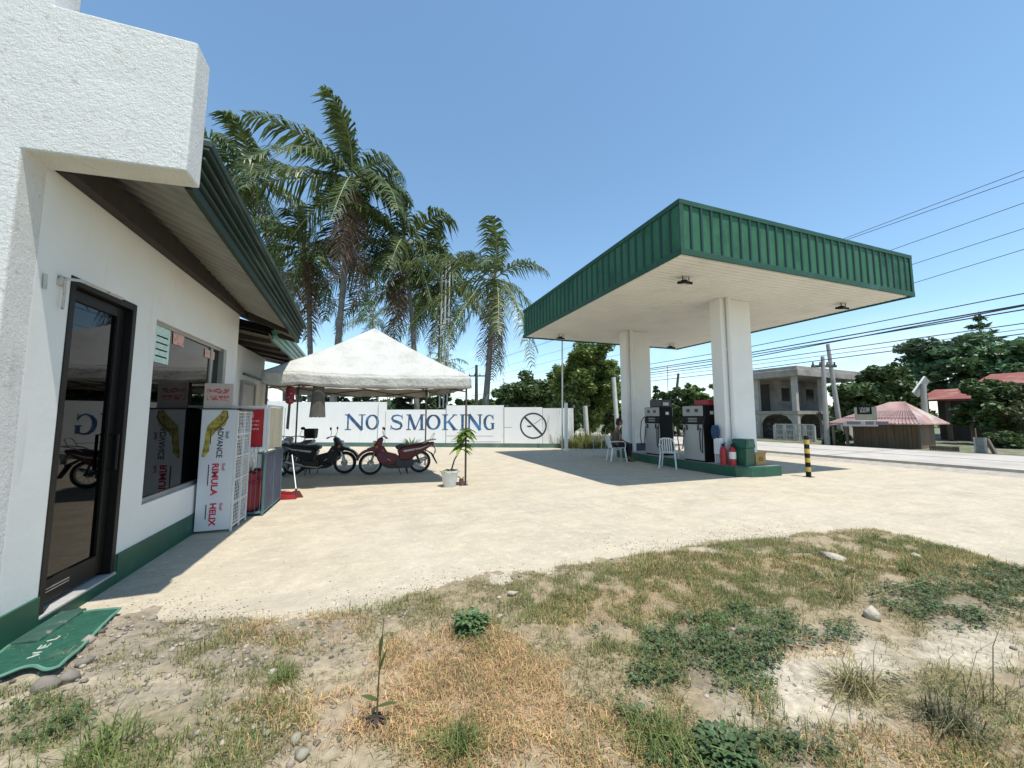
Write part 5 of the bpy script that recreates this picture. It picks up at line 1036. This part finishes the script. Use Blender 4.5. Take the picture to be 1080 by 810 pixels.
tpx('broadleaf_tree','small dark round tree left of the prohibition sign',535,407,470,48,46,mF2,seed=9,nc=34,nl=9000,ls=.26,trunk=.2,group='trees behind the wall')
tpx('broadleaf_tree','dense shaded tree just behind the seated person',645,405,470,40,27,mF2,seed=10,nc=36,nl=9000,ls=.16,trunk=.05,group='trees behind the wall')
tpx('shrub','leafy sunlit shrub seen between the two dispensers',716,405,470,44,30,mF3,seed=13,nc=34,nl=7000,ls=.17,trunk=.03,cat='shrub',group='greenery across the road')
tpx('shrub','pale green shrub behind front dispenser top',738,398,470,40,34,mF1,seed=14,nc=30,nl=6000,ls=.18,trunk=.03,cat='shrub',group='greenery across the road')
tpx('shrub','sparse tall shrub beside the rear column',693,398,470,22,30,mF3,seed=15,nc=20,nl=2200,ls=.15,trunk=.1,cat='shrub',group='greenery across the road')
tpx('broadleaf_tree','dark dense tree behind the pink roofed hut',925,384,470,86,24,mF2,seed=18,nc=54,nl=17000,ls=.18,trunk=.2,group='trees across the road')
tpx('broadleaf_tree','wide spreading layered tree behind the red roof house',1040,349,470,150,29,mF4,seed=19,nc=70,nl=19000,ls=.26,trunk=.35,layer=True,group='trees across the road')
tpx('broadleaf_tree','dark bushy tree in front of the red roof house',1042,394,475,64,20.5,mF2,seed=20,nc=40,nl=12000,ls=.15,trunk=.2,group='trees across the road')
tpx('broadleaf_tree','dark shaded tree at the right edge beside the red roof',1082,402,475,56,19.5,mF5,seed=21,nc=34,nl=9000,ls=.14,trunk=.1,group='trees across the road')
tpx('shrub','low green bush at roadside on the far right',1062,455,480,46,18.3,mF3,seed=22,nc=24,nl=6000,ls=.09,trunk=.0,cat='shrub',group='greenery across the road')
tpx('shrub','low shaded bush at the foot of leaning utility pole',880,452,470,30,20.6,mF2,seed=23,nc=20,nl=4000,ls=.10,trunk=0,cat='shrub',group='greenery across the road')
tpx('shrub','small flowering bush against the hut corner',962,447,478,30,19.1,mF2,seed=24,nc=20,nl=4000,ls=.09,trunk=0.1,cat='shrub',group='greenery across the road')
# thin conifer top
b=far(1043,440,30); t=thing('conifer','thin spindly conifer rising above the layered tree','tree',(b.x,b.y,0),0,'trees across the road'); hz=far(1043,333,30).z; mb=MB(); mb.tube([(0,0,0),(0,0,hz)],[.16,.02],7); mb.out('trunk',mBK,t)
rng=np.random.default_rng(77); pv=[];pf=[]
for i in range(700):
    s=rng.random(); z=hz*(.62+.38*s); rr=(1.05-s)*1.9*rng.random()**.6; a=rng.integers(0,7)*.9+rng.normal(0,.1); z=round(z*1.6)/1.6+rng.normal(0,.06); p=np.array([rr*math.cos(a),rr*math.sin(a),min(z,hz)]); d=rng.normal(0,1,3)*.16; e=rng.normal(0,1,3)*.06; pv+=[p-d,p+e,p+d,p-e]
npmesh('crown',np.array(pv),np.arange(len(pv)).reshape(-1,4),mF2,t)
# bush row behind the wall under the tent gap, and a far wood along the horizon
k=0
for px,top,d,w_,mt in ((300,415,27,44,mF2),(345,408,30,52,mF3),(395,412,28,48,mF2),(430,404,31,46,mF5),(462,410,29,40,mF3),(495,414,34,34,mF2)):
    tpx('shrub','leafy shrub %s behind the perimeter wall'%('nearest the office','under the hanging shirt','above the first letters','above the middle letters','behind the three steel bars','beside the far power pole')[k],px,top,470,w_,d,mt,seed=60+k,nc=24,nl=5000,ls=.16,trunk=.02,cat='shrub',group='shrubs behind the wall'); k+=1
rng=np.random.default_rng(5); pv=[]
for i in range(26000):
    th=rng.uniform(-1.15,1.25)+YAW; d=rng.uniform(75,130); hh=(3.2+1.6*math.sin(th*9)+1.1*math.sin(th*23+1)+.7*math.sin(th*51))*d/100*rng.random()**.5; p=np.array([d*math.sin(th),d*math.cos(th),hh]); a=rng.normal(0,.55,3);b_=rng.normal(0,.4,3); pv+=[p-a,p+b_,p+a,p-b_]
tag(npmesh('far_woods',np.array(pv),np.arange(len(pv)).reshape(-1,4),mF3,kind='stuff'),'distant mass of trees along the horizon','woods')
# grass by the road at far left between wall end and column
def tuft(name,label,loc,n,h,wd,mat,spread,cat='grass tuft',bend=1.0,group=None):
    a=RNG.uniform(0,6.28,n); rr=spread*RNG.random(n)**.7; P=np.stack([rr*np.cos(a),rr*np.sin(a),0*a],1); vv,f=blades(P,h,wd,bend); o=npmesh(name,vv,f,mat); o.location=loc; return tag(o,label,cat,group)
p0=gp(615,474); n=9000; u=RNG.random(n); v=RNG.random(n); A=gp(596,473.5);B=gp(672,473.0); Dv=V((-.2,3.5,0)); PP=np.array([A.lerp(B,float(a))+Dv*float(b) for a,b in zip(u,v)]); vv,f=blades(PP,.42,.03,.7); stuff('roadside_grass',vv,f,M('tall_yellow_grass',(.20,.21,.07),.8,.3,2,island=.5,trans=.3),'tall yellow green grass beside the wall end','tall grass')
mPOLEW=M('chalky_white_post',(.5,.5,.46),.8,.15,3)
# ------------------------------------------------------------------ white posts, poles, bars
def post(px,t,b,d,r,name,label,mat,cat,group=None,lean=0):
    a=far(px+lean,b,d); c=far(px,t,d); o=MB().tube([(0,0,min(0,a.z)-a.z if False else -a.z),(c.x-a.x,c.y-a.y,c.z-a.z)],r,10).out(name,mat,smooth=True); o.location=a; return tag(o,label,cat,group)
post(617,428,472,21,.13,'white_post','white painted post in grass beside the wall end',mPOLEW,'post','white posts by the road',2.5)
post(647,398,458,22,.13,'white_post','taller white painted post left of the rear column',mPOLEW,'post','white posts by the road',5)
post(593,355,470,17.0,.035,'thin_pole','thin grey steel pole rising at the wall end',mGALV,'pole')
post(597,425,470,16.4,.075,'wall_end_post','weathered white post at the end of the perimeter wall',mWHITE,'post')
bt=thing('steel_bars','three tall bare steel bars standing behind the tent','steel bars',tuple(far(467,440,26)-V((0,0,far(467,440,26).z)))); mb=MB(); o_=V(bt.location)
for a,b_ in ((466.5,463.5),(470.5,467.5),(474.5,471.5)):
    A=far(b_,430,26)-o_;B=far(a,276,26)-o_; mb.tube([A,B],.055,6)
for y in (330,300): A=far(463,y,26)-o_;B=far(475,y,26)-o_; 
mb.out('bar',M('pale_galvanised',(.50,.49,.45),.5,.15,4),bt,smooth=True)
mPOLE=M('concrete_pole',(.30,.29,.27),.85,.2,2); mPW=M('dark_pole_wood',(.07,.06,.05),.9,.3,3)
def upole(label,px,t,b,d,r,mat,lean=0,arm=None,extra=None):
    a=far(px+lean,446,d); a.z=0; c=far(px,t,d); o=thing('utility_pole',label,'utility pole',tuple(a),0,'utility poles'); c=c-a
    MB().tube([(0,0,-.3),c],[r*1.25,r*.8],10).out('pole',mat,o,smooth=True)
    for ay,w0,w1 in (arm or ()):
        P_=far(w0,ay,d)-a;Q=far(w1,ay,d)-a; MB().beam(P_,Q,.10,.12).out('crossarm',mPW,o); mb=MB()
        for k in range(4): q=P_.lerp(Q,.06+.29*k); mb.lathe([(.03,.05),(.06,.10),(.03,.16),(.05,.2),(.02,.24)],q,8)
        mb.out('insulators',mDKM,o,smooth=True)
    return o
pd=20.3
upole('upright concrete utility pole with wooden crossarm before the grey house',867.5,376,466,pd,.105,mPOLE,3.5,((386.3,856,882),))
upole('leaning concrete utility pole crossing behind the crossarm pole',873,363,466,pd+1.0,.11,mPOLE,14)
upole('distant utility pole with crossarm behind the wall near the leaning palm',502.5,385,440,36,.16,mPW,0,((396.5,494,513),))
upole('leaning dark utility pole seen between the two canopy columns',715.5,394,450,38,.14,mPW,-7)
upole('thin distant pole with small lamp head between the columns',704,386,450,46,.05,mGALV,1)
# roadside pole carrying a tilted panel
a=far(975,440,18.7); a.z=0; o=thing('solar_street_lamp','short concrete post carrying a tilted pale panel by the road','lamp post',tuple(a)); c=far(973.5,405,18.7)-a
MB().tube([(0,0,-.2),(c.x,c.y,c.z)],[.13,.11],10).out('post',mPOLE,o,smooth=True)
P0=far(963.5,414,18.7)-a;P1=far(976,397,18.7)-a;P2=far(981,402,19.4)-a;P3=far(969,419,19.4)-a
mb=MB(); nn_=(P1-P0).cross(P3-P0).normalized()*.07; mb.prism([P0,P1,P2,P3],nn_); mb.out('panel',M('pale_panel',(.52,.52,.5),.4,.1,5),o); MB().tube([(c.x,c.y,c.z-.1),(P0+P2)/2],.05,6).out('bracket',mDKM,o)
# ------------------------------------------------------------------ overhead wires, along the road
wp=far(867,440,pd); wp.z=0; rnv=rn
def wire(pts,r,label,grp,dn=0):
    Q=[onpl(x,y,wp+rnv*dn,rnv) for x,y in pts]; a,b=Q[0],Q[-1]; d=(b-a); P=[]
    ext0,ext1=pts[0][2] if len(pts[0])>2 else 0,0
    o=MB(); n=40
    A=a-d*1.2;B=b+d*.35
    for i in range(n+1):
        t=i/n; s=-1.2+t*2.55; p=a+d*s; p.z-= .9*(-(s*(s-1)))*.12*0; P.append(p)
    o.tube(P,r,5); q=o.out('power_line',mWIRE,smooth=True); tag(q,label,'power line',grp)
def wire2(x0,y0,x1,y1,r,label,grp,dn=0):
    a=onpl(x0,y0,wp+rnv*dn,rnv); b=onpl(x1,y1,wp+rnv*dn,rnv); d=b-a; P=[a+d*s for s in np.linspace(-.25,1.3,8)]; L_=max(60,1); q0=P[0]
    # carry the line on toward the far end at constant height
    P=[P[0]+V((rd.x*e,rd.y*e,0)) for e in (120,60,25)]+P
    q=MB().tube(P,r,5).out('power_line',mWIRE,smooth=True); tag(q,label,'power line',grp)
hi='thin power line high above the road, fading toward the right edge'; lo_='dark power line running along the road above the grey house'
for y0,y1 in ((248,180),(250.5,187),(278,214),(299,241),(318,263)): wire2(900,y0,1080,y1,.014,hi,'high power lines',1.5)
for y0,y1,r_ in ((364,309.5,.022),(370.5,321.5,.03),(373,326.5,.026),(380,341,.02),(388.5,352,.022)): wire2(800,y0,1080,y1,r_,lo_,'low power lines',0)
for y0,y1,r_ in ((375.5,322.5,.03),(384,347,.014)): wire2(800,y0,1080,y1,r_,lo_,'low power lines',.8)
# ------------------------------------------------------------------ grey two storey house
hd_=25.0; hp0=far(840,440,hd_); hp0.z=0; ang=math.atan2(rd.y,rd.x)
hs=thing('two_storey_house','grey unfinished two storey house with balconies and arched columns','house',tuple(hp0)); 
def hb(mb,s0,s1,t0,t1,z0,z1): # s along road (far +), t away from road
    P=[V((0,0,0))+rd*s+rnv*t for s,t in ((s0,t0),(s1,t0),(s1,t1),(s0,t1))]; mb.prism([(p.x,p.y,z0) for p in P],(0,0,z1-z0))
def hz(y): return far(840,y,hd_).z
def hsx(px): # along-road coordinate of a pixel column on the facade
    q=onpl(px,440,hp0,rnv)-hp0; return q.dot(rd)
zr0,zr1,zf=hz(397),hz(386.5),hz(434); zg=-.3
def ht(px): return (onpl(px,440,hp0,rd)-hp0).dot(rnv)      # along the end face
LS_,LT_=hsx(772),max(6.,ht(905)); s2=hsx(868) if False else None
mb=MB(); hb(mb,1.9,LS_,1.9,LT_,zg,zr0); mb.out('wall',mCONC,hs)
mSLB=M('pale_cement_slab',(.33,.31,.27),.9,.2,2,col2=(.20,.185,.165),thr=(.5,.7))
mb=MB(); hb(mb,-.5,LS_+.4,-.5,LT_+.4,zr0,zr1-.22); hb(mb,-.42,LS_+.32,-.42,LT_+.32,zr1-.22,zr1); mb.out('roof_slab',mSLB,hs,bevel=.03)
mb=MB(); hb(mb,-.2,1.899,-.2,LT_,zf-.17,zf+.05); hb(mb,1.899,LS_,-.2,1.899,zf-.17,zf+.05); mb.out('balcony_floor',mSLB,hs)
mPC=M('pale_column',(.40,.38,.34),.85,.15,3); t1=ht(868)
for a,c in ((0,0),(0,t1),(0,2*t1),(LS_*.55,0),(LS_,0)):
    mb=MB(); hb(mb,a-.15,a+.15,c-.15,c+.15,zg,zf-.17); hb(mb,a-.14,a+.14,c-.14,c+.14,zf+.05,zr0); mb.out('column',mPC,hs)
    mb=MB()
    for ax in (rd,rnv):
        if (ax is rd and c>0) or (ax is rnv and a>0): continue
        for sg in (1,-1):
            if (a if ax is rd else c)+sg*.5<-.1: continue
            ob=rnv if ax is rd else rd
            pts=[V((0,0,z))+rd*a+rnv*c+ax*(sg*q)-ob*.06 for q,z in ((.151,zf-.172),(.95,zf-.172),(.55,zf-.32),(.30,zf-.62),(.151,zf-1.0))]; mb.prism(pts,ob*.12)
    mb.out('arch_bracket',mPC,hs)
mb=MB(); hb(mb,2.7,3.8,1.86,1.899,zf+.06,zf+2.1); hb(mb,2.4,3.6,1.86,1.899,zg+.3,zf-.5); mb.out('doorway',mDARKROOM,hs)  # dark panels on the wall; the openings' shade is their colour
mDW=M('dark_window',(.02,.02,.022),.2)
for k in (0,1):
    mb=MB(); c=t1*(.42+1.0*k)+.6; hb(mb,1.86,1.899,c,c+.95,zf+.8,zf+1.75); mb.out('window',mDW,hs)
mb=MB(); hb(mb,LS_*.75,LS_*.75+1,1.86,1.899,zf+.8,zf+1.9); mb.out('window',mDW,hs)
mb=MB(); hb(mb,.9,LS_,.9,1.0,zg,zf-.55); hb(mb,.9,1.0,1.0,LT_,zg,zf-.9); mb.out('ground_screen',M('dark_screen',(.06,.055,.05),.8,.4,3,col2=(.17,.16,.14),thr=(.56,.6),scale2=4),hs)
# low fence and posts in front
fn=thing('grey_fence','low pale fence with posts in front of the grey house','fence',tuple(hp0-rnv*1.6)); 
mb=MB()
for px in (831,841,852,862,872): s=hsx(px); hb(mb,s-.07,s+.07,0,.14,-.3,.95)
mb.out('fence_post',M('pale_column',(.4,.4,.36)),fn); mb=MB(); s0,s1=hsx(872),hsx(831)
for z in (.3,.65,1.0): hb(mb,s0,s1,.06,.10,z-.03,z+.03)
for s in np.linspace(s0,s1,30): hb(mb,s-.015,s+.015,.065,.095,-.2,1.0)
mb.out('fence_rail',mGALV,fn)
# ------------------------------------------------------------------ hut with pink roof and signboard
hd2=19.7; q0=far(905,440,hd2); q0.z=0; hut=thing('roadside_hut','low brown boarded hut under a faded pink hip roof','hut',tuple(q0))
def hs2(px): return (onpl(px,440,q0,rnv)-q0).dot(rd)
def z2_(y): return far(905,y,hd2).z
ez=z2_(446); rzz=z2_(425); sl_,sr_=hs2(884),hs2(978); wl_,wr_=hs2(900),hs2(968)
mb=MB(); hb(mb,wr_,wl_,.0,1.7,-.3,ez-.06); mb.out('board_wall',M('brown_boards',(.15,.10,.06),.85,.3,3,stretch=(1,1,.15),bump=.4,bscale=20),hut)
mb=MB(); 
for k in range(9): s=wr_+(wl_-wr_)*k/8; hb(mb,s-.05,s+.05,-.05,-.003,-.3,ez-.06)
hb(mb,wr_,wl_,-.04,-.002,1.0,1.08) if False else None
mb.out('batten',mWOOD,hut)
e=[V((0,0,ez))+rd*s+rnv*t for s,t in ((sr_,-.9),(sl_,-.9),(sl_,2.5),(sr_,2.5))]; r1=V((0,0,rzz))+rd*hs2(948)+rnv*.8; r0=V((0,0,rzz))+rd*hs2(932)+rnv*.8; dn=V((0,0,-.05))
P=e+[r1,r0]+[p+dn for p in e+[r1,r0]]; F=[(0,1,5,4),(1,2,5),(2,3,4,5),(3,0,4)]; F=F+[tuple(6+i for i in f[::-1]) for f in F]+[(i,(i+1)%4,6+(i+1)%4,6+i) for i in range(4)]
mb=MB(); mb.add(P,F); mb.out('roof',M('faded_pink_roof',(.36,.22,.19),.7,.2,2,col2=(.46,.40,.36),thr=(.48,.6),scale2=1.5,bump=.4,bscale=12),hut)
# corrugation ridges on the front roof face
mb=MB()
for k in range(26):
    u=k/25; a=e[0].lerp(e[1],u); b_=r1.lerp(r0,min(1,max(0,(u-.1)/.8))); mb.tube([a+V((0,0,.012)),b_+V((0,0,.012))],.03,4)
mb.out('roof_ribs',M('faded_pink_rib',(.36,.23,.21),.7,.2,2),hut)
sg=thing('signboard','old cream signboard with dark lettering on the hut eave','sign',tuple(q0-rnv*1.05)); A=[(hs2(936),z2_(443)),(hs2(912.5),z2_(443)),(hs2(912.5),z2_(430)),(hs2(936),z2_(430))]
mb=MB(); mb.prism([V((0,0,z))+rd*s for s,z in A],rnv*.05); mb.out('board',M('aged_cream_board',(.34,.32,.25),.8,.15,3),sg)
ex_=-rd; ex_=V((ex_.x,ex_.y,0)).normalized(); fr_=(V((0,0,z2_(436.3)))+rd*hs2(915.5)-rnv*.004,ex_,V((0,0,1)),-rnv)
wd2=hs2(915.5)-hs2(931); mb=MB(); mb.stroke([(0,.18),(abs(wd2),.18)],.44,fr_,.002); mb.out('dark_band',mBLACK,sg); f4=(fr_[0]+ex_*.12-rnv*.004+V((0,0,.06)),)+fr_[1:]
text_mesh('LO.UW',.34,f4,.006,.002,sx=.95*abs(wd2)/1.6).out('lettering',M('sign_cream_ink',(.5,.48,.4),.7),sg)
A=[(hs2(936),z2_(449)),(hs2(900),z2_(449.5)),(hs2(900),z2_(444.6)),(hs2(936),z2_(443.6))]
mb=MB(); mb.prism([V((0,0,z))+rd*s-rnv*.02 for s,z in A],rnv*.05); mb.out('lower_board',M('pale_lower_board',(.46,.43,.38),.8,.15,3),sg)
mb=MB(); fr5=(V((0,0,z2_(447.8)))+rd*hs2(904)-rnv*.024,ex_,V((0,0,1)),-rnv)
for a,b_ in ((0,.55),(.75,1.05),(1.15,1.6)): mb.stroke([(a,.1),(b_,.1)],.16,fr5,.002)
mb.out('faded_lettering',M('faded_blue_ink',(.16,.17,.22),.8,.3,30),sg)
# stall awning left of the hut
aw=thing('stall_awning','small pale sloping awning on posts left of the hut','awning',tuple(q0)); mb=MB(); P=[V((0,0,z2_(y)))+rd*hs2(x)+rnv*t for x,y,t in ((884,449,-.9),(902,446,-.9),(904,440,1.2),(888,441.5,1.2))]; mb.prism(P,(0,0,.05)); mb.out('awning_sheet',M('pale_tarp',(.5,.48,.44),.7,.15,3),aw); mb=MB()
for x in (886,900): s=hs2(x); hb(mb,s-.05,s+.05,-.8,-.7,-.3,z2_(449))
mb.out('post',mWOOD,aw)
# ------------------------------------------------------------------ red roofed house at the right
hd3=23.5; q3=far(1035,440,hd3); q3.z=0; rh=thing('red_roof_house','dark timber house with faded red gabled roofs in tree shade','house',tuple(q3))
def hs3(px): return (onpl(px,440,q3,rnv)-q3).dot(rd)
def z3(y): return far(1035,y,hd3).z
a0,a1=hs3(1110),hs3(990)
mb=MB(); hb(mb,a0,a1,0,6,-.3,z3(417)); mb.out('wall',M('dark_boarding',(.075,.06,.045),.85,.3,2),rh)
def gable(s0,s1,ze_,zr_,t0,t1,name,mat):
    # ridge parallel to road
    tm=(t0+t1)/2; P=[V((0,0,z))+rd*s+rnv*t for s,t,z in ((s0,t0,ze_),(s1,t0,ze_),(s1,tm,zr_),(s0,tm,zr_),(s0,t1,ze_),(s1,t1,ze_))]; P+= [p+V((0,0,-.12)) for p in P]; F=[(0,1,2,3),(3,2,5,4)]; F+=[tuple(6+i for i in f[::-1]) for f in F]+[(0,6,7,1),(4,5,11,10),(0,3,9,6),(3,4,10,9),(1,7,8,2),(2,8,11,5)]
    m_=MB(); m_.add(P,F); return m_.out(name,mat,rh)
mRR=M('rusted_red_roof',(.22,.06,.045),.7,.25,2,col2=(.28,.17,.13),thr=(.5,.65),scale2=1.2,bump=.4,bscale=10)
gable(hs3(1125),hs3(1032),z3(407),z3(392),-1.0,7,'roof',mRR); gable(hs3(1040),hs3(982),z3(421),z3(408),-2.0,4,'porch_roof',mRR)
mb=MB(); hb(mb,hs3(1022),hs3(1010),-.04,-.002,.3,2.3); mb.out('window',mDARKROOM,rh); mb=MB()
for x in (990,1012,1036): s=hs3(x); hb(mb,s-.09,s+.09,-1.8,-1.6,-.3,z3(421))
mb.out('porch_post',mWOOD,rh)
f2=thing('roadside_fence','low weathered fence with white gate panel along the far roadside','fence',tuple(q0)); mb=MB()
for x in np.linspace(981,1010,12): s=hs2(x); hb(mb,s-.03,s+.03,-.3,-.26,-.3,z2_(466))
hb(mb,hs2(1010),hs2(981),-.26,-.22,z2_(468)-.03,z2_(468)+.03); mb.out('palings',mWOOD,f2); mb=MB(); s0,s1=hs2(1040),hs2(1031); 
for s in np.linspace(s0,s1,6): hb(mb,s-.06,s+.06,-.5,-.46,-.3,z2_(457))
mb.out('gate_panel',M('dull_white_paint',(.42,.42,.39),.8,.2,5),f2); mb=MB(); mb.beam(V((0,0,-.2))+rd*hs2(1052)-rnv*.5,V((0,0,z2_(458)))+rd*hs2(1042)-rnv*.4,.10,.10); mb.out('leaning_plank',mWOOD,f2)
# ------------------------------------------------------------------ single stones and weeds of the foreground
def stone(px,py,wpx,label,col=None,flat=.6):
    c=gp(px,py); d=(V((c.x,c.y,0))-V((0,0,0))).length; r=wpx/2/400*math.hypot(d,H)
    q=JV.copy(); s=random.random()*50; q=np.array([v*(1+.38*n3(v[0]*1.3+s,v[1]*1.3,v[2]*1.3)+.22*n3(v[0]*3+s,v[1]*3,v[2]*3)) for v in q]); cut=[(lambda d:d/np.linalg.norm(d))(np.array([n3(s,k),n3(k,s),n3(s+k,3)])+1e-3) for k in range(7)]
    for d_ in cut: h_=q@d_; q=q-np.outer(np.maximum(h_-.72,0),d_)*.9
    q=q*np.array([r,r*.8,r*flat]); q=q*(1+RNG.normal(0,.15,(len(q),1))); o=npmesh('stone',q,JF,col or mPB,smooth=False); o.location=(c.x,c.y,float(hdirt(np.array([c.x]),np.array([c.y]))[0])+r*flat*.45); o.rotation_euler=(0,0,random.random()*6); return tag(o,label,'stone','loose stones on the verge')
mLS=M('pale_limestone',(.46,.41,.32),.9,.2,8,bump=.8,bscale=40,bdist=.02)
stone(881,593,20,'flat pale stone lying in the grass near the slab edge',mLS,.4); stone(920,656,15,'chunky white stone alone on bare sand',mLS,.7); stone(540,631,12,'small pale stone at the edge of the gravel',mLS,.6); stone(526,655,9,'pale pebble right of the round weed clump',mLS); stone(965,590,9,'little pale stone half sunk in dry grass',mLS,.5)
stone(311,790,11,'rounded grey brown stone in the heap at lower left of the sapling',None,.8); stone(282,783,9,'grey stone at the middle of the pebble heap'); stone(266,777,10,'largest flat stone of the pebble heap',None,.5); stone(318,806,12,'brown stone cut by the bottom frame edge',None,.7); stone(250,779,8,'dark stone at the left end of the pebble heap'); stone(291,770,8,'small upright stone at the back of the pebble heap'); stone(300,735,14,'thin slab stone half buried above the pebble heap',mLS,.3)
stone(72,722,15,'broken concrete lump under the front edge of the door mat',M('broken_concrete',(.20,.175,.145),.9,.3,6,bump=.8,bscale=25),.6); stone(44,730,18,'dark broken concrete lump at the left under the door mat',M('broken_concrete',(.3,.3,.26)),.5); stone(88,704,11,'jagged concrete piece beside the right edge of the mat',M('broken_concrete',(.3,.3,.26)),.5)
def weed(label,px,py,hpx,wpx,n,mat,ll,lw,stem=True,name='weed',cat='weed'):
    c=gp(px,py); d=math.hypot(math.hypot(c.x,c.y),H); hh=hpx/400*d; rr=wpx/2/400*d; z=float(hdirt(np.array([c.x]),np.array([c.y]))[0]); b=MB()
    for k in range(n):
        a=random.uniform(0,6.28); s=random.random()**.6; leaf(b,(rr*.6*s*math.cos(a),rr*.6*s*math.sin(a),hh*.7*random.random()),(math.cos(a),math.sin(a),random.uniform(.1,1)),ll*random.uniform(.6,1.2),lw,.4,n=3)
    o=b.out(name,mat); o.location=(c.x,c.y,z); return tag(o,label,cat)
weed('round green weed clump at the gravel edge',497,667,16,36,220,M('weed_leaf',(.10,.17,.06),.6,.3,5,island=.4,trans=.25),.05,.014)
weed('low broadleaved weed patch at the bottom edge',765,808,20,60,600,mLF,.034,.011)
# the lone seedling in the straw
c=gp(397,768); z=float(hdirt(np.array([c.x]),np.array([c.y]))[0]); sd_=thing('seedling','lone upright seedling with dark dead base leaves in straw','seedling',(c.x,c.y,z)); hh=80/400*math.hypot(c.length,H); MB().tube([(0,0,0),(.005,0,hh*.5),(.02,.0,hh*.95)],[.005,.004,.002],6).out('stem',mST,sd_); b=MB()
for d_,L_,w_,z0 in (((.5,.1,1.6),.12,.016,.45),((.25,.2,2),.11,.013,.6),((-.8,.1,.5),.09,.017,.2),((1,-.2,.25),.09,.014,.15),((.1,0,2),.07,.008,.8)): leaf(b,(.004,0,hh*z0),d_,L_,w_,.15)
b.out('leaves',M('olive_leaf',(.08,.11,.03),.5,.2,6,trans=.3),sd_); b=MB()
for k in range(22): a=random.uniform(0,6.28); leaf(b,(0,0,.03),(math.cos(a),math.sin(a),random.uniform(-.3,.7)),random.uniform(.03,.065),.008,.5)
b.out('dead_leaves',M('dark_dead_leaf',(.055,.035,.028),.9,.3,9),sd_)
for px,py,n,h,sp,lab,mt in ((1005,775,210,.15,.10,'large spiky grass tuft with dark blades at lower right',M('dark_spiky_blades',(.12,.115,.055),.7,.3,4,island=.5)),(893,636,90,.24,.06,'tall sparse straw tuft beside the white stone',mOLV),(958,607,160,.10,.07,'short dark green grass tuft near the slab corner',mGRS),(700,792,260,.12,.14,'green grass tuft at bottom centre',mGRS),(905,735,160,.16,.08,'dull straggly tuft in the bare sand',mOLV),(300,723,120,.07,.06,'small green tuft among the pebbles',mGRS),(485,800,140,.12,.06,'dark green tuft at the bottom beside the straw',mGRS),(1035,745,90,.2,.15,'wispy dry tuft near the right frame edge',mOLV),(110,800,160,.12,.12,'green tuft at the lower left corner',mGRS)):
    c=gp(px,py); z=float(hdirt(np.array([c.x]),np.array([c.y]))[0]); tuft('grass_tuft',lab,(c.x,c.y,z),n,h,.0048,mt,sp,bend=1.5,group='grass tufts on the verge')
# spiky plant by the wall seen behind the maroon motorcycle
c=gp(434,478); b=MB()
for k in range(26): a=random.uniform(0,6.28); leaf(b,(0,0,.15),(math.cos(a),math.sin(a),random.uniform(.5,1.6)),random.uniform(.5,.8),.035,.15)
o=b.out('agave',mF2); o.location=(c.x,c.y,0); tag(o,'dark spiky plant at the wall behind the maroon motorcycle','plant')
